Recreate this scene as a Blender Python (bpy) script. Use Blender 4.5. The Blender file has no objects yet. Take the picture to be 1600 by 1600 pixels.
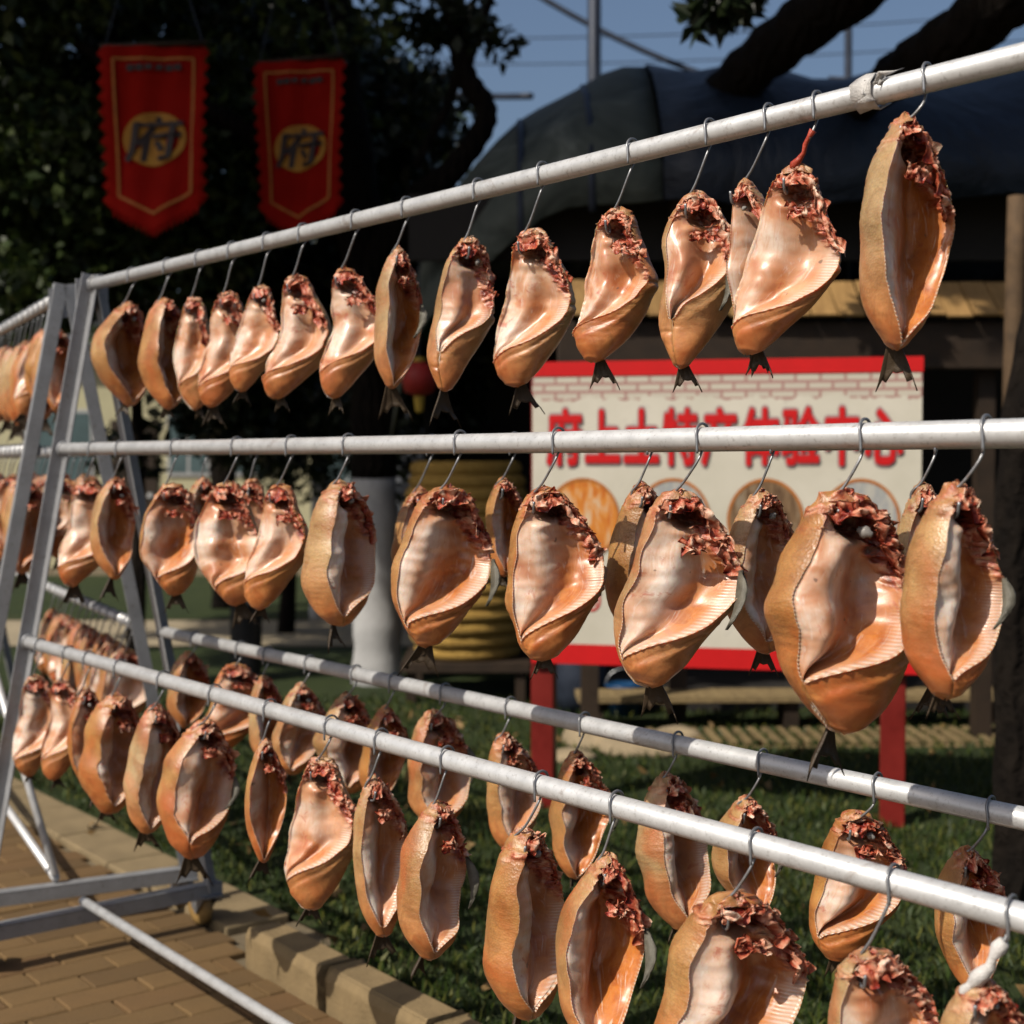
import bpy, math, random
import numpy as np
from mathutils import Vector, Matrix

# ------------------------------------------------------------------ camera, sky, sun, exposure
scene = bpy.context.scene
COL = scene.collection
FPX, HZ, EYE = 2250.0, 722.0, 1.5
PITCH = math.atan((800 - HZ) / FPX)
cam_d = bpy.data.cameras.new('camera')
cam_d.sensor_width = 36
cam_d.lens = FPX / 1600 * 36
cam_d.clip_start = .05
cam_d.clip_end = 3000
cam_d.dof.use_dof = True
cam_d.dof.focus_distance = 2.35
cam_d.dof.aperture_fstop = 4.0
cam = bpy.data.objects.new('camera', cam_d)
COL.objects.link(cam)
cam.location = (0, 0, EYE)
cam.rotation_euler = (math.pi / 2 - PITCH, 0, 0)
scene.camera = cam

SUN_AZ = math.atan2(-.76, -.65)      # towards the sun: left of and a little behind the camera
SUN_EL = math.radians(45)
world = bpy.data.worlds.new('World')
scene.world = world
world.use_nodes = True
wn = world.node_tree
sky = wn.nodes.new('ShaderNodeTexSky')
sky.sky_type = 'NISHITA'
sky.sun_disc = False
sky.sun_elevation = SUN_EL
sky.sun_rotation = SUN_AZ
sky.air_density = 1.0
sky.dust_density = 4.5
sky.ozone_density = 3.0
bg = wn.nodes['Background']
bg.inputs['Strength'].default_value = .085
wn.links.new(sky.outputs[0], bg.inputs['Color'])

sun_d = bpy.data.lights.new('sun', 'SUN')
sun_d.energy = 5.0
sun_d.angle = math.radians(.53)
sun_d.color = (1, .92, .80)
sun = bpy.data.objects.new('sun', sun_d)
COL.objects.link(sun)
sdir = Vector((math.sin(SUN_AZ) * math.cos(SUN_EL), math.cos(SUN_AZ) * math.cos(SUN_EL), math.sin(SUN_EL)))
sun.rotation_euler = sdir.to_track_quat('Z', 'Y').to_euler()
sun.location = (-6, -4, 9)
scene.view_settings.view_transform = 'Standard'
scene.view_settings.look = 'None'
scene.view_settings.gamma = 1
scene.view_settings.exposure = .22
scene.cycles.use_denoising = True
scene.cycles.max_bounces = 4
scene.cycles.diffuse_bounces = 2
scene.cycles.transparent_max_bounces = 4

# ------------------------------------------------------------------ helpers
def at(px, py, d):
    """Place at depth d (metres ahead) seen in the direction of a picture point of a 1600 px frame."""
    q = (800 - py) / FPX * d
    return Vector(((px - 800) / FPX * d, d * math.cos(PITCH) + q * math.sin(PITCH), EYE - d * math.sin(PITCH) + q * math.cos(PITCH)))

def gz(px, py):
    """Place on the ground seen at a picture point."""
    a = at(px, py, 1.0) - Vector((0, 0, EYE))
    k = -EYE / a.z
    return Vector((a.x * k, a.y * k, 0))

def link(o, parent=None):
    COL.objects.link(o)
    if parent is not None:
        o.parent = parent
    return o

def tag(o, label=None, cat=None, group=None, kind=None):
    if label: o['label'] = label
    if cat: o['category'] = cat
    if group: o['group'] = group
    if kind: o['kind'] = kind
    return o

def empty(name, loc=(0, 0, 0), rz=0):
    o = bpy.data.objects.new(name, None)
    o.empty_display_size = .05
    o.location = loc
    o.rotation_euler = (0, 0, rz)
    return link(o)

class MB:
    """Collects vertices and faces of one mesh."""
    def __init__(s):
        s.v, s.f, s.n = [], [], 0
    def add(s, verts, faces):
        verts = np.asarray(verts, float)
        s.v.append(verts)
        s.f += [tuple(int(i) + s.n for i in f) for f in faces]
        s.n += len(verts)
        return s
    def box(s, lo, hi, M=None):
        x0, y0, z0 = lo; x1, y1, z1 = hi
        v = np.array([(x0,y0,z0),(x1,y0,z0),(x1,y1,z0),(x0,y1,z0),(x0,y0,z1),(x1,y0,z1),(x1,y1,z1),(x0,y1,z1)], float)
        if M is not None:
            v = np.array([tuple(M @ Vector(p)) for p in v])
        return s.add(v, [(0,3,2,1),(4,5,6,7),(0,1,5,4),(1,2,6,5),(2,3,7,6),(3,0,4,7)])
    def bar(s, a, b, w, h=None, up=(0, 0, 1)):
        """Rectangular bar from a to b."""
        a, b = Vector(a), Vector(b); h = h or w
        d = (b - a).normalized(); upv = Vector(up)
        x = d.cross(upv)
        if x.length < 1e-4: x = d.cross(Vector((1, 0, 0)))
        x.normalize(); y = x.cross(d).normalized()
        c = []
        for p in (a, b):
            for i, j in ((-1,-1),(1,-1),(1,1),(-1,1)):
                c.append(tuple(p + x * (i * w / 2) + y * (j * h / 2)))
        return s.add(c, [(0,1,2,3),(7,6,5,4),(0,4,5,1),(1,5,6,2),(2,6,7,3),(3,7,4,0)])
    def tube(s, pts, rad, n=10, caps=True):
        pts = [Vector(p) for p in pts]
        m = len(pts)
        rad = [rad] * m if np.isscalar(rad) else list(rad)
        t0 = (pts[1] - pts[0]).normalized()
        ref = Vector((0, 0, 1)) if abs(t0.z) < .9 else Vector((1, 0, 0))
        x = t0.cross(ref).normalized()
        V = []
        for i, p in enumerate(pts):
            t = (pts[min(i + 1, m - 1)] - pts[max(i - 1, 0)]).normalized()
            x = (x - t * x.dot(t)).normalized()
            y = t.cross(x)
            for k in range(n):
                a = 2 * math.pi * k / n
                V.append(tuple(p + (x * math.cos(a) + y * math.sin(a)) * rad[i]))
        F = []
        for i in range(m - 1):
            for k in range(n):
                k2 = (k + 1) % n
                F.append((i*n+k, i*n+k2, (i+1)*n+k2, (i+1)*n+k))
        if caps:
            F.append(tuple(range(n - 1, -1, -1)))
            F.append(tuple(range((m-1)*n, m*n)))
        return s.add(V, F)
    def lathe(s, prof, n=24, c=(0, 0, 0)):
        """prof: (radius, z) list, revolved about z."""
        V, F = [], []
        m = len(prof)
        for r, z in prof:
            for k in range(n):
                a = 2 * math.pi * k / n
                V.append((c[0] + r * math.cos(a), c[1] + r * math.sin(a), c[2] + z))
        for i in range(m - 1):
            for k in range(n):
                k2 = (k + 1) % n
                F.append((i*n+k, i*n+k2, (i+1)*n+k2, (i+1)*n+k))
        return s.add(V, F)
    def mesh(s, name):
        me = bpy.data.meshes.new(name)
        me.from_pydata(np.concatenate(s.v).tolist(), [], s.f)
        return me
    def build(s, name, mat, parent=None, smooth=False, bevel=0):
        me = s.mesh(name)
        if smooth:
            me.shade_smooth()
        me.materials.append(mat)
        o = link(bpy.data.objects.new(name, me), parent)
        if bevel:
            b = o.modifiers.new('bevel', 'BEVEL'); b.width = bevel; b.segments = 2; b.limit_method = 'ANGLE'
        return o

def spline(pts, k=8):
    """Catmull-Rom through pts."""
    P = [Vector(p) for p in pts]
    P = [P[0] * 2 - P[1]] + P + [P[-1] * 2 - P[-2]]
    out = []
    for i in range(1, len(P) - 2):
        for j in range(k):
            t = j / k
            a, b, c, d = P[i-1], P[i], P[i+1], P[i+2]
            out.append(.5 * ((2*b) + (c-a)*t + (2*a-5*b+4*c-d)*t*t + (3*b-a-3*c+d)*t**3))
    out.append(P[-2])
    return out

# ------------------------------------------------------------------ materials
ALB = .64                            # all paint and flesh colours below are scaled by this
class NT:
    def __init__(s, name):
        s.m = bpy.data.materials.new(name); s.m.use_nodes = True
        s.t = s.m.node_tree; s.b = s.t.nodes['Principled BSDF']; s._tc = None
    def n(s, kind, **kw):
        nd = s.t.nodes.new(kind)
        for k, v in kw.items():
            if k.startswith('_'): setattr(nd, k[1:], v)
            else: nd.inputs[k.replace('__', ' ')].default_value = v
        return nd
    def l(s, a, b): s.t.links.new(a, b)
    def tc(s, out='Object'):
        if s._tc is None: s._tc = s.n('ShaderNodeTexCoord')
        return s._tc.outputs[out]
    def noise(s, scale, detail=4, vec=None, rough=.6, dist=0):
        nd = s.n('ShaderNodeTexNoise', Scale=scale, Detail=detail, Roughness=rough, Distortion=dist)
        s.l(vec if vec is not None else s.tc(), nd.inputs['Vector'])
        return nd.outputs['Fac']
    def ramp(s, fac, stops):
        nd = s.n('ShaderNodeValToRGB'); e = nd.color_ramp.elements
        while len(e) < len(stops): e.new(.5)
        for el, (p, c) in zip(e, stops):
            el.position = p; el.color = tuple(c) + (1,) if len(c) == 3 else c
        s.l(fac, nd.inputs[0]); return nd.outputs[0]
    def mix(s, fac, a, b, mode='MIX'):
        nd = s.n('ShaderNodeMix', _data_type='RGBA', _blend_type=mode)
        for i, x in ((0, fac), (6, a), (7, b)):
            if hasattr(x, 'links'): s.l(x, nd.inputs[i])
            elif i == 0: nd.inputs[0].default_value = x
            else: nd.inputs[i].default_value = tuple(x) + (1,)
        return nd.outputs[2]
    def math(s, op, a, b=0.0, c=None, clamp=False):
        nd = s.n('ShaderNodeMath', _operation=op, _use_clamp=clamp)
        for i, x in enumerate((a, b) if c is None else (a, b, c)):
            if hasattr(x, 'links'): s.l(x, nd.inputs[i])
            else: nd.inputs[i].default_value = x
        return nd.outputs[0]
    def attr(s, name):
        return s.n('ShaderNodeAttribute', _attribute_name=name)
    def bump(s, h, strength=.3, dist=.01, prev=None):
        nd = s.n('ShaderNodeBump', Strength=strength, Distance=dist); s.l(h, nd.inputs['Height'])
        if prev is not None: s.l(prev, nd.inputs['Normal'])
        return nd.outputs[0]
    def fin(s, color, rough=.6, normal=None, metal=0, **kw):
        color = s.mix(1.0, color, (ALB, ALB, ALB), 'MULTIPLY') if hasattr(color, 'links') else [x * ALB for x in color]
        for k, x in (('Base Color', color), ('Roughness', rough), ('Metallic', metal)):
            if hasattr(x, 'links'): s.l(x, s.b.inputs[k])
            else: s.b.inputs[k].default_value = (tuple(x) + (1,)) if k == 'Base Color' else x
        if normal is not None: s.l(normal, s.b.inputs['Normal'])
        s.b.inputs['Specular IOR Level'].default_value = .28
        for k, x in kw.items():
            s.b.inputs[k.replace('_', ' ')].default_value = x
        return s.m

def mat_simple(name, c, rough=.6, var=.25, scale=8, bump=.15, metal=0, vec='Object', **kw):
    """Colour with two scales of mottling and a fine relief."""
    t = NT(name)
    n1 = t.noise(scale, 6, t.tc(vec)); n2 = t.noise(scale * 9, 3, t.tc(vec))
    a = [max(0, x * (1 - var)) for x in c]; b = [min(1, x * (1 + var)) for x in c]
    col = t.ramp(n1, [(.3, a), (.7, b)])
    col = t.mix(t.math('MULTIPLY', n2, .35), col, [x * .55 for x in c])
    rg = t.math('MULTIPLY_ADD', n1, .3, rough - .15)
    return t.fin(col, rg, t.bump(n2, bump, .006), metal, **kw)

def mat_metal(name, c, rough, scale=30, spots=.4, metal=.35):
    t = NT(name)
    n1 = t.noise(scale, 5); n2 = t.noise(scale * 5, 4)
    col = t.ramp(n1, [(.3, [x * .82 for x in c]), (.65, c)])
    stain = t.ramp(n2, [(.56, (0, 0, 0)), (.70, (1, 1, 1))])
    col = t.mix(t.math('MULTIPLY', stain, spots), col, (.16, .13, .10))
    rust = t.ramp(t.noise(scale * .28, 7, rough=.75, dist=.5), [(.60, (0, 0, 0)), (.70, (1, 1, 1))])
    col = t.mix(t.math('MULTIPLY', rust, .55), col, (.20, .115, .06))
    rg = t.math('MULTIPLY_ADD', n1, .25, rough - .1)
    return t.fin(col, rg, t.bump(n2, .08, .002), metal)

M = {}
M['galv'] = mat_metal('galvanised_steel', (.80, .81, .82), .38)
M['frame'] = mat_metal('frame_steel', (.40, .41, .43), .45, 14)
M['wire'] = mat_metal('hook_wire', (.36, .37, .39), .35, 60, .4, .6)
M['castor'] = mat_simple('castor_nylon', (.42, .26, .09), .45, .2, 30)
M['red_paint'] = mat_simple('red_paint', (.20, .014, .010), .45, .25, 10)
M['sign_red'] = mat_simple('sign_red', (.66, .012, .014), .65, .08, 6, .03)
M['sign_red'].node_tree.nodes['Principled BSDF'].inputs['Specular IOR Level'].default_value = .15
M['black_plastic'] = mat_simple('black_plastic', (.012, .012, .014), .5, .2, 12)
M['blue_plastic'] = mat_simple('blue_plastic', (.01, .06, .16), .4, .2, 10)
M['timber'] = mat_simple('dark_timber', (.035, .021, .012), .75, .35, 9, .5)
M['grey_timber'] = mat_simple('weathered_post', (.12, .075, .04), .8, .4, 12, .6)
M['dark_inside'] = mat_simple('shade_black_board', (.025, .022, .02), .85, .3, 4)  # near-black stands in for the shade inside the pavilion
M['whitewash'] = mat_simple('whitewash', (.50, .50, .50), .85, .18, 5, .6)
M['kerb'] = mat_simple('kerb_stone', (.28, .20, .10), .85, .22, 9, .5)
M['rock'] = mat_simple('rock', (.38, .30, .19), .9, .35, 5, .9)
M['slab'] = mat_simple('edging_slab', (.28, .21, .115), .85, .2, 7, .4)
M['concrete'] = mat_simple('path_concrete', (.40, .33, .22), .9, .15, 3, .3)
M['cream'] = mat_simple('cream_render', (.56, .52, .33), .9, .12, 2, .2)
M['greywall'] = mat_simple('grey_render', (.30, .32, .36), .9, .12, 1.5, .2)
M['roof_tile'] = mat_simple('roof_tile', (.10, .10, .11), .8, .3, 6, .4)
M['glass_dark'] = mat_simple('window_glass', (.10, .15, .16), .12, .2, 3, .02)
M['plastic_white'] = mat_simple('plastic_film', (.72, .70, .68), .3, .15, 30, .4)
M['plastic_red'] = mat_simple('red_tape', (.45, .06, .03), .4, .2, 30, .3)
M['dark_metal'] = mat_simple('dark_pole', (.035, .045, .07), .5, .25, 8, .1, .3)
M['gold_cloth'] = mat_simple('gold_trim', (.50, .17, .03), .7, .2, 20, .1)
M['print_dark'] = mat_simple('dark_print', (.035, .02, .02), .6, .2, 20, .03)
M['outline_grey'] = mat_simple('outline_print', (.42, .30, .30), .5, .1, 20, .03)
M['lantern'] = mat_simple('lantern_cloth', (.35, .02, .015), .6, .25, 10)
M['yellow_cloth'] = mat_simple('lantern_gold', (.5, .33, .04), .6, .2, 10)
M['green_cloth'] = mat_simple('green_cloth', (.03, .16, .07), .8, .25, 6)
def _m():
    # bark
    t = NT('bark'); n = t.noise(7, 8, rough=.7, dist=.6)
    w = t.n('ShaderNodeTexWave', Scale=5.0, Distortion=9.0, Detail=4.0); t.l(t.tc(), w.inputs['Vector'])
    h = t.math('ADD', n, w.outputs['Fac'])
    M['bark'] = t.fin(t.ramp(n, [(.3, (.005, .004, .0035)), (.7, (.016, .012, .009))]), .95, t.bump(h, .8, .02)); M['bark'].node_tree.nodes['Principled BSDF'].inputs['Specular IOR Level'].default_value = .08
    # leaves
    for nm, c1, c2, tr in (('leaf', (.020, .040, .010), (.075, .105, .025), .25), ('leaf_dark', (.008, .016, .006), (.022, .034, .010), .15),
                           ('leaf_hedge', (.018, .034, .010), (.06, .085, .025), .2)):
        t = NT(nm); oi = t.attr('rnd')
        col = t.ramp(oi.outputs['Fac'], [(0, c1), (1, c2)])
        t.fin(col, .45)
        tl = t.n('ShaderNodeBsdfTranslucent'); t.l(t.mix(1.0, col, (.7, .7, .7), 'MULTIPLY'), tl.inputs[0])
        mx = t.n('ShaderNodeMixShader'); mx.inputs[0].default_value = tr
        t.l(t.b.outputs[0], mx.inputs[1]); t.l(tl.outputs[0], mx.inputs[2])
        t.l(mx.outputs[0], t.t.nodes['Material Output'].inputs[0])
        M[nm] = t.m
    M['dry_leaf'] = mat_simple('dry_leaf', (.26, .16, .06), .7, .4, 20)
    # grass blades and lawn soil
    t = NT('grass_blade'); r = t.attr('rnd')
    M['blade'] = t.fin(t.ramp(r.outputs['Fac'], [(0, (.010, .024, .002)), (.6, (.032, .060, .005)), (1, (.12, .12, .02))]), .6)
    t = NT('lawn_turf'); n = t.noise(2.2, 6); n2 = t.noise(60, 4)
    col = t.mix(n2, t.ramp(n, [(.35, (.020, .042, .004)), (.6, (.045, .072, .008)), (.75, (.10, .08, .03))]), (.02, .028, .008))
    M['lawn'] = t.fin(col, .95, t.bump(n2, .9, .02))
    t = NT('earth'); n = t.noise(.8, 6); n2 = t.noise(25, 4)
    M['earth'] = t.fin(t.mix(n2, t.ramp(n, [(.3, (.20, .15, .09)), (.7, (.30, .24, .15))]), (.10, .08, .05)), .95, t.bump(n2, .5, .02))
    # paving under and beyond the single bricks
    t = NT('paving_base'); n2 = t.noise(40, 4)
    br = t.n('ShaderNodeTexBrick', Scale=1.0, Mortar__Size=.006, Brick__Width=.24, Row__Height=.12)
    br.inputs['Color1'].default_value = (.27, .18, .10, 1); br.inputs['Color2'].default_value = (.21, .145, .085, 1); br.inputs['Mortar'].default_value = (.05, .04, .03, 1)
    t.l(t.tc(), br.inputs['Vector'])
    M['paving'] = t.fin(t.mix(t.math('MULTIPLY', n2, .4), br.outputs[0], (.10, .075, .05)), .9, t.bump(n2, .4, .01))
    t = NT('paving_brick'); oi = t.n('ShaderNodeObjectInfo'); n = t.noise(14, 6); n2 = t.noise(90, 3)
    col = t.ramp(oi.outputs['Random'], [(0, (.12, .068, .024)), (.5, (.20, .118, .043)), (1, (.16, .082, .030))])
    col = t.mix(t.math('MULTIPLY', n, .55), col, (.075, .05, .026)); col = t.mix(t.math('MULTIPLY', n2, .25), col, (.28, .18, .08))
    M['brick'] = t.fin(col, .88, t.bump(n2, .6, .004))
    # planks
    for nm, a, b in (('plank', (.42, .25, .09), (.27, .15, .05)), ('deck', (.34, .25, .12), (.20, .14, .07))):
        t = NT(nm); oi = t.n('ShaderNodeObjectInfo')
        mp = t.n('ShaderNodeMapping'); mp.inputs['Scale'].default_value = (18, 2.5, 18); t.l(t.tc(), mp.inputs[0])
        n = t.noise(2, 6, mp.outputs[0], .65, .8)
        col = t.mix(oi.outputs['Random'], t.ramp(n, [(.3, b), (.65, a)]), t.ramp(n, [(.3, [x * .7 for x in b]), (.65, [x * .85 for x in a])]))
        M[nm] = t.fin(col, .75, t.bump(n, .4, .006))
    # tarpaulins
    t = NT('blue_tarp'); n = t.noise(1.4, 6, dist=.8); n2 = t.noise(.5, 3)
    M['tarp'] = t.fin(t.ramp(n, [(.35, (.008, .013, .024)), (.55, (.018, .030, .055)), (.68, (.03, .045, .075)), (.78, (.16, .19, .23))]), .45, t.bump(n, .9, .10))
    t = NT('grey_tarp'); n = t.noise(2.2, 7, dist=1.2)
    M['tarp_end'] = t.fin(t.ramp(n, [(.3, (.03, .04, .034)), (.55, (.09, .105, .09)), (.75, (.22, .24, .215))]), .7, t.bump(n, .6, .05))
    # sign panel: pale print with a faint masonry band along the top edge
    t = NT('sign_print'); n = t.noise(2.5, 4); n2 = t.noise(9, 5, dist=1.5)
    sep = t.n('ShaderNodeSeparateXYZ'); t.l(t.tc(), sep.inputs[0])
    cmb = t.n('ShaderNodeCombineXYZ'); t.l(sep.outputs[0], cmb.inputs[0]); t.l(sep.outputs[2], cmb.inputs[1])
    br = t.n('ShaderNodeTexBrick', Scale=1.0, Mortar__Size=.006, Brick__Width=.10, Row__Height=.034)
    for k, c in (('Color1', (.60, .55, .45, 1)), ('Color2', (.55, .49, .41, 1)), ('Mortar', (.36, .14, .13, 1))): br.inputs[k].default_value = c
    t.l(cmb.outputs[0], br.inputs['Vector'])
    band = t.math('GREATER_THAN', t.math('MULTIPLY_ADD', n2, .12, sep.outputs[2]), 1.185)
    base = t.ramp(n, [(.3, (.58, .55, .45)), (.7, (.72, .68, .58))])
    ink = t.ramp(n2, [(.62, (0, 0, 0)), (.70, (1, 1, 1))])
    base = t.mix(t.math('MULTIPLY', ink, .25), base, (.30, .30, .36))
    M['sign_white'] = t.fin(t.mix(t.math('MULTIPLY', band, .8), base, br.outputs[0]), .35)
    # straw
    t = NT('straw'); mp = t.n('ShaderNodeMapping'); mp.inputs['Scale'].default_value = (14, 14, 55); t.l(t.tc(), mp.inputs[0])
    n = t.noise(3, 6, mp.outputs[0], .7, 1.2)
    M['straw'] = t.fin(t.ramp(n, [(.32, (.20, .09, .02)), (.52, (.56, .34, .07)), (.7, (.80, .58, .19))]), .75, t.bump(n, .9, .012))
    # banner cloth
    t = NT('banner_cloth'); n = t.noise(3, 5); n2 = t.noise(220, 2)
    M['banner'] = t.fin(t.ramp(n, [(.3, (.25, .006, .003)), (.7, (.36, .010, .005))]), .85, t.bump(n2, .2, .002)); t.b.inputs['Specular IOR Level'].default_value = .05
    t = NT('banner_disc'); n = t.noise(6, 4)
    M['disc'] = t.fin(t.ramp(n, [(.35, (.40, .17, .02)), (.65, (.52, .26, .03))]), .75)
    # food print on the sign
    for nm, c1, c2, c3 in (('food_orange', (.70, .52, .34), (.72, .28, .05), (.55, .13, .02)), ('food_grey', (.45, .46, .40), (.36, .37, .38), (.52, .50, .44)), ('food_brown', (.30, .24, .17), (.24, .15, .08), (.12, .07, .04))):
        t = NT(nm); mp = t.n('ShaderNodeMapping'); mp.inputs['Scale'].default_value = (26, 1, 7); t.l(t.tc(), mp.inputs[0])
        n = t.noise(1.0, 4, mp.outputs[0], .6, 1.0)
        M[nm] = t.fin(t.ramp(n, [(.35, c1), (.5, c2), (.65, c3)]), .35)

    # ---- fish body: skin outside, pale membrane inside, raw red at head and cut edges
    t = NT('dried_fish'); uv = t.n('ShaderNodeUVMap').outputs[0]
    oi = t.n('ShaderNodeObjectInfo').outputs['Random']
    inner, raw, back, rim, cave, lobe, ribs = [t.attr(k).outputs['Fac'] for k in ('inner', 'raw', 'back', 'rim', 'cave', 'lobe', 'ribs')]
    obj = t.tc()
    off = t.n('ShaderNodeVectorMath', _operation='ADD'); t.l(obj, off.inputs[0])
    oc = t.n('ShaderNodeCombineXYZ'); t.l(t.math('MULTIPLY', oi, 37.0), oc.inputs[0]); t.l(oc.outputs[0], off.inputs[1]); obj = off.outputs[0]
    nb = t.noise(11, 3, obj, .55, .5); nm_ = t.noise(34, 6, obj, .65, .7); nf = t.noise(170, 3, obj)
    sepuv = t.n('ShaderNodeSeparateXYZ'); t.l(uv, sepuv.inputs[0]); V = sepuv.outputs[1]
    # skin: beige to tan, olive-grey along the spine, orange towards the tail
    skin = t.mix(oi, t.ramp(nb, [(.3, (.40, .24, .095)), (.7, (.68, .50, .27))]), t.ramp(nb, [(.3, (.38, .13, .022)), (.7, (.66, .33, .09))]))
    tail = t.math('MULTIPLY', t.math('MULTIPLY', t.math('SUBTRACT', V, .50, clamp=True), 2.6, clamp=True), .85)
    skin = t.mix(tail, skin, t.ramp(nm_, [(.3, (.44, .085, .013)), (.7, (.78, .30, .085))]))
    skin = t.mix(t.math('MULTIPLY', back, .7), skin, t.ramp(nm_, [(.3, (.10, .07, .04)), (.7, (.26, .19, .11))]))
    mp = t.n('ShaderNodeMapping'); mp.inputs['Scale'].default_value = (92, 84, 1); t.l(uv, mp.inputs[0])
    vo = t.n('ShaderNodeTexVoronoi', Scale=1.0, Randomness=.75); t.l(mp.outputs[0], vo.inputs['Vector'])
    sc = t.math('MULTIPLY', t.math('MULTIPLY', t.math('POWER', vo.outputs['Distance'], 1.6), t.math('SUBTRACT', 1.0, inner)), t.math('SUBTRACT', 1.0, tail, clamp=True))
    skin = t.mix(t.math('MULTIPLY', sc, .36), skin, (.16, .085, .03))
    # inside: pale membrane, pink and orange-brown where it is thin over the flesh
    ms = t.n('ShaderNodeMapping'); ms.inputs['Scale'].default_value = (16, 5, 1); ms.inputs['Rotation'].default_value = (0, 0, .5); t.l(uv, ms.inputs[0])
    so_ = t.n('ShaderNodeVectorMath', _operation='ADD'); t.l(ms.outputs[0], so_.inputs[0]); t.l(oc.outputs[0], so_.inputs[1])
    st = t.noise(1.0, 6, so_.outputs[0], .6, 1.2)
    inn = t.ramp(nb, [(.32, (.50, .145, .045)), (.43, (.70, .36, .19)), (.54, (.84, .59, .42)), (.68, (.94, .80, .67))])
    inn = t.mix(t.math('MULTIPLY', oi, .6), inn, t.ramp(nb, [(.30, (.50, .13, .035)), (.50, (.74, .38, .20)), (.75, (.92, .70, .53))]))
    inn = t.mix(cave, inn, t.ramp(nm_, [(.3, (.38, .07, .005)), (.55, (.66, .20, .018)), (.8, (.80, .34, .06))]))  # cavity orange, with the glow of sunlit flaps put into the colour
    inn = t.mix(t.math('MULTIPLY', lobe, t.ramp(nb, [(.42, (.05, .05, .05)), (.66, (.62, .62, .62))])), inn, (.98, .92, .86))  # lobe whitened: pale membrane with its highlight painted in
    inn = t.mix(t.math('MULTIPLY', t.ramp(st, [(.52, (0, 0, 0)), (.66, (1, 1, 1))]), .45), inn, (.70, .36, .20))
    inn = t.mix(t.math('MULTIPLY', t.ramp(st, [(.30, (1, 1, 1)), (.42, (0, 0, 0))]), .5), inn, (.92, .86, .80))
    blood = t.ramp(nm_, [(.59, (0, 0, 0)), (.68, (1, 1, 1))])
    inn = t.mix(t.math('MULTIPLY', blood, .65), inn, (.50, .09, .04))
    fl_ = t.ramp(nf, [(.35, (0, 0, 0)), (.7, (1, 1, 1))]); inn = t.mix(t.math('MULTIPLY', fl_, .22), inn, (.62, .28, .15))
    spot = t.ramp(t.noise(60, 1, obj), [(.76, (0, 0, 0)), (.79, (1, 1, 1))]); inn = t.mix(t.math('MULTIPLY', spot, .7), inn, (.16, .10, .07))
    mr = t.n('ShaderNodeMapping'); mr.inputs['Scale'].default_value = (14, 66, 1); t.l(uv, mr.inputs[0])
    rw = t.n('ShaderNodeTexWave', _bands_direction='Y', Scale=.32, Distortion=1.2, Detail=2.0); t.l(mr.outputs[0], rw.inputs['Vector'])
    ribm = t.math('MULTIPLY', ribs, .6)
    inn = t.mix(ribm, inn, t.mix(rw.outputs['Fac'], (.74, .47, .33), (.90, .80, .71)))
    red_ = t.math('MULTIPLY', t.ramp(t.noise(7, 3, obj, .5, .8), [(.50, (0, 0, 0)), (.68, (1, 1, 1))]), .65); skin = t.mix(red_, skin, (.52, .11, .022))
    # rim: pale bone beads with red-brown between them
    mp2 = t.n('ShaderNodeMapping'); mp2.inputs['Scale'].default_value = (1, 58, 1); t.l(uv, mp2.inputs[0])
    wv = t.n('ShaderNodeTexWave', _bands_direction='Y', Scale=1 / 3.1416 * 1.0, Distortion=.4, Detail=1.0); t.l(mp2.outputs[0], wv.inputs['Vector'])
    rimc = t.mix(wv.outputs['Fac'], (.56, .25, .12), (.84, .70, .55))
    rimc = t.mix(t.math('MULTIPLY', nm_, .35), rimc, (.52, .18, .08))
    rawc = t.ramp(nm_, [(.32, (.08, .008, .005)), (.42, (.34, .04, .022)), (.50, (.56, .15, .08)), (.58, (.80, .40, .26)), (.70, (.95, .70, .54))])
    skin = t.mix(t.math('MULTIPLY', t.ramp(t.noise(18, 5, obj, .7, 1.0), [(.48, (0, 0, 0)), (.62, (1, 1, 1))]), .4), skin, (.22, .085, .022))
    col = t.mix(inner, skin, inn)
    col = t.mix(rim, col, rimc)
    col = t.mix(raw, col, rawc)
    col = t.mix(t.math('MULTIPLY', t.attr('hole').outputs['Fac'], .85), col, (.07, .006, .004))  # shade of the deep head recess painted over the flesh colour
    # relief
    b1 = t.bump(t.math('ADD', t.math('ADD', t.math('ADD', t.math('MULTIPLY', sc, .32), t.math('MULTIPLY', t.math('MULTIPLY', rw.outputs['Fac'], ribs), .35)), t.math('MULTIPLY', nf, .12)), t.math('MULTIPLY', nm_, t.math('MULTIPLY_ADD', raw, 3.2, .16))), .5, .004)
    rg = t.math('MULTIPLY_ADD', nm_, .45, t.math('MULTIPLY_ADD', inner, -.06, .20))
    t.b.inputs['Coat Weight'].default_value = .10; t.b.inputs['Coat Roughness'].default_value = .3
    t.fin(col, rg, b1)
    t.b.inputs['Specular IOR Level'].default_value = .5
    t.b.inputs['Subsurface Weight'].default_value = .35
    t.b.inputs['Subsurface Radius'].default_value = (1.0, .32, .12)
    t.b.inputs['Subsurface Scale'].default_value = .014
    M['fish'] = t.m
    t = NT('raw_gill'); n = t.noise(60, 6, rough=.72, dist=.6); n2 = t.noise(16, 3); hgt = t.attr('hgt').outputs['Fac']
    f_ = t.math('ADD', t.math('MULTIPLY', n, .42), t.math('ADD', t.math('MULTIPLY', hgt, .32), t.math('MULTIPLY', n2, .26)))  # shade of the folds painted in: low parts darker, tips paler
    M['gill'] = t.fin(t.ramp(f_, [(.30, (.05, .005, .004)), (.41, (.30, .03, .018)), (.49, (.54, .12, .06)), (.57, (.78, .34, .21)), (.68, (.95, .70, .54))]), .26, t.bump(n, .7, .004))
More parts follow.
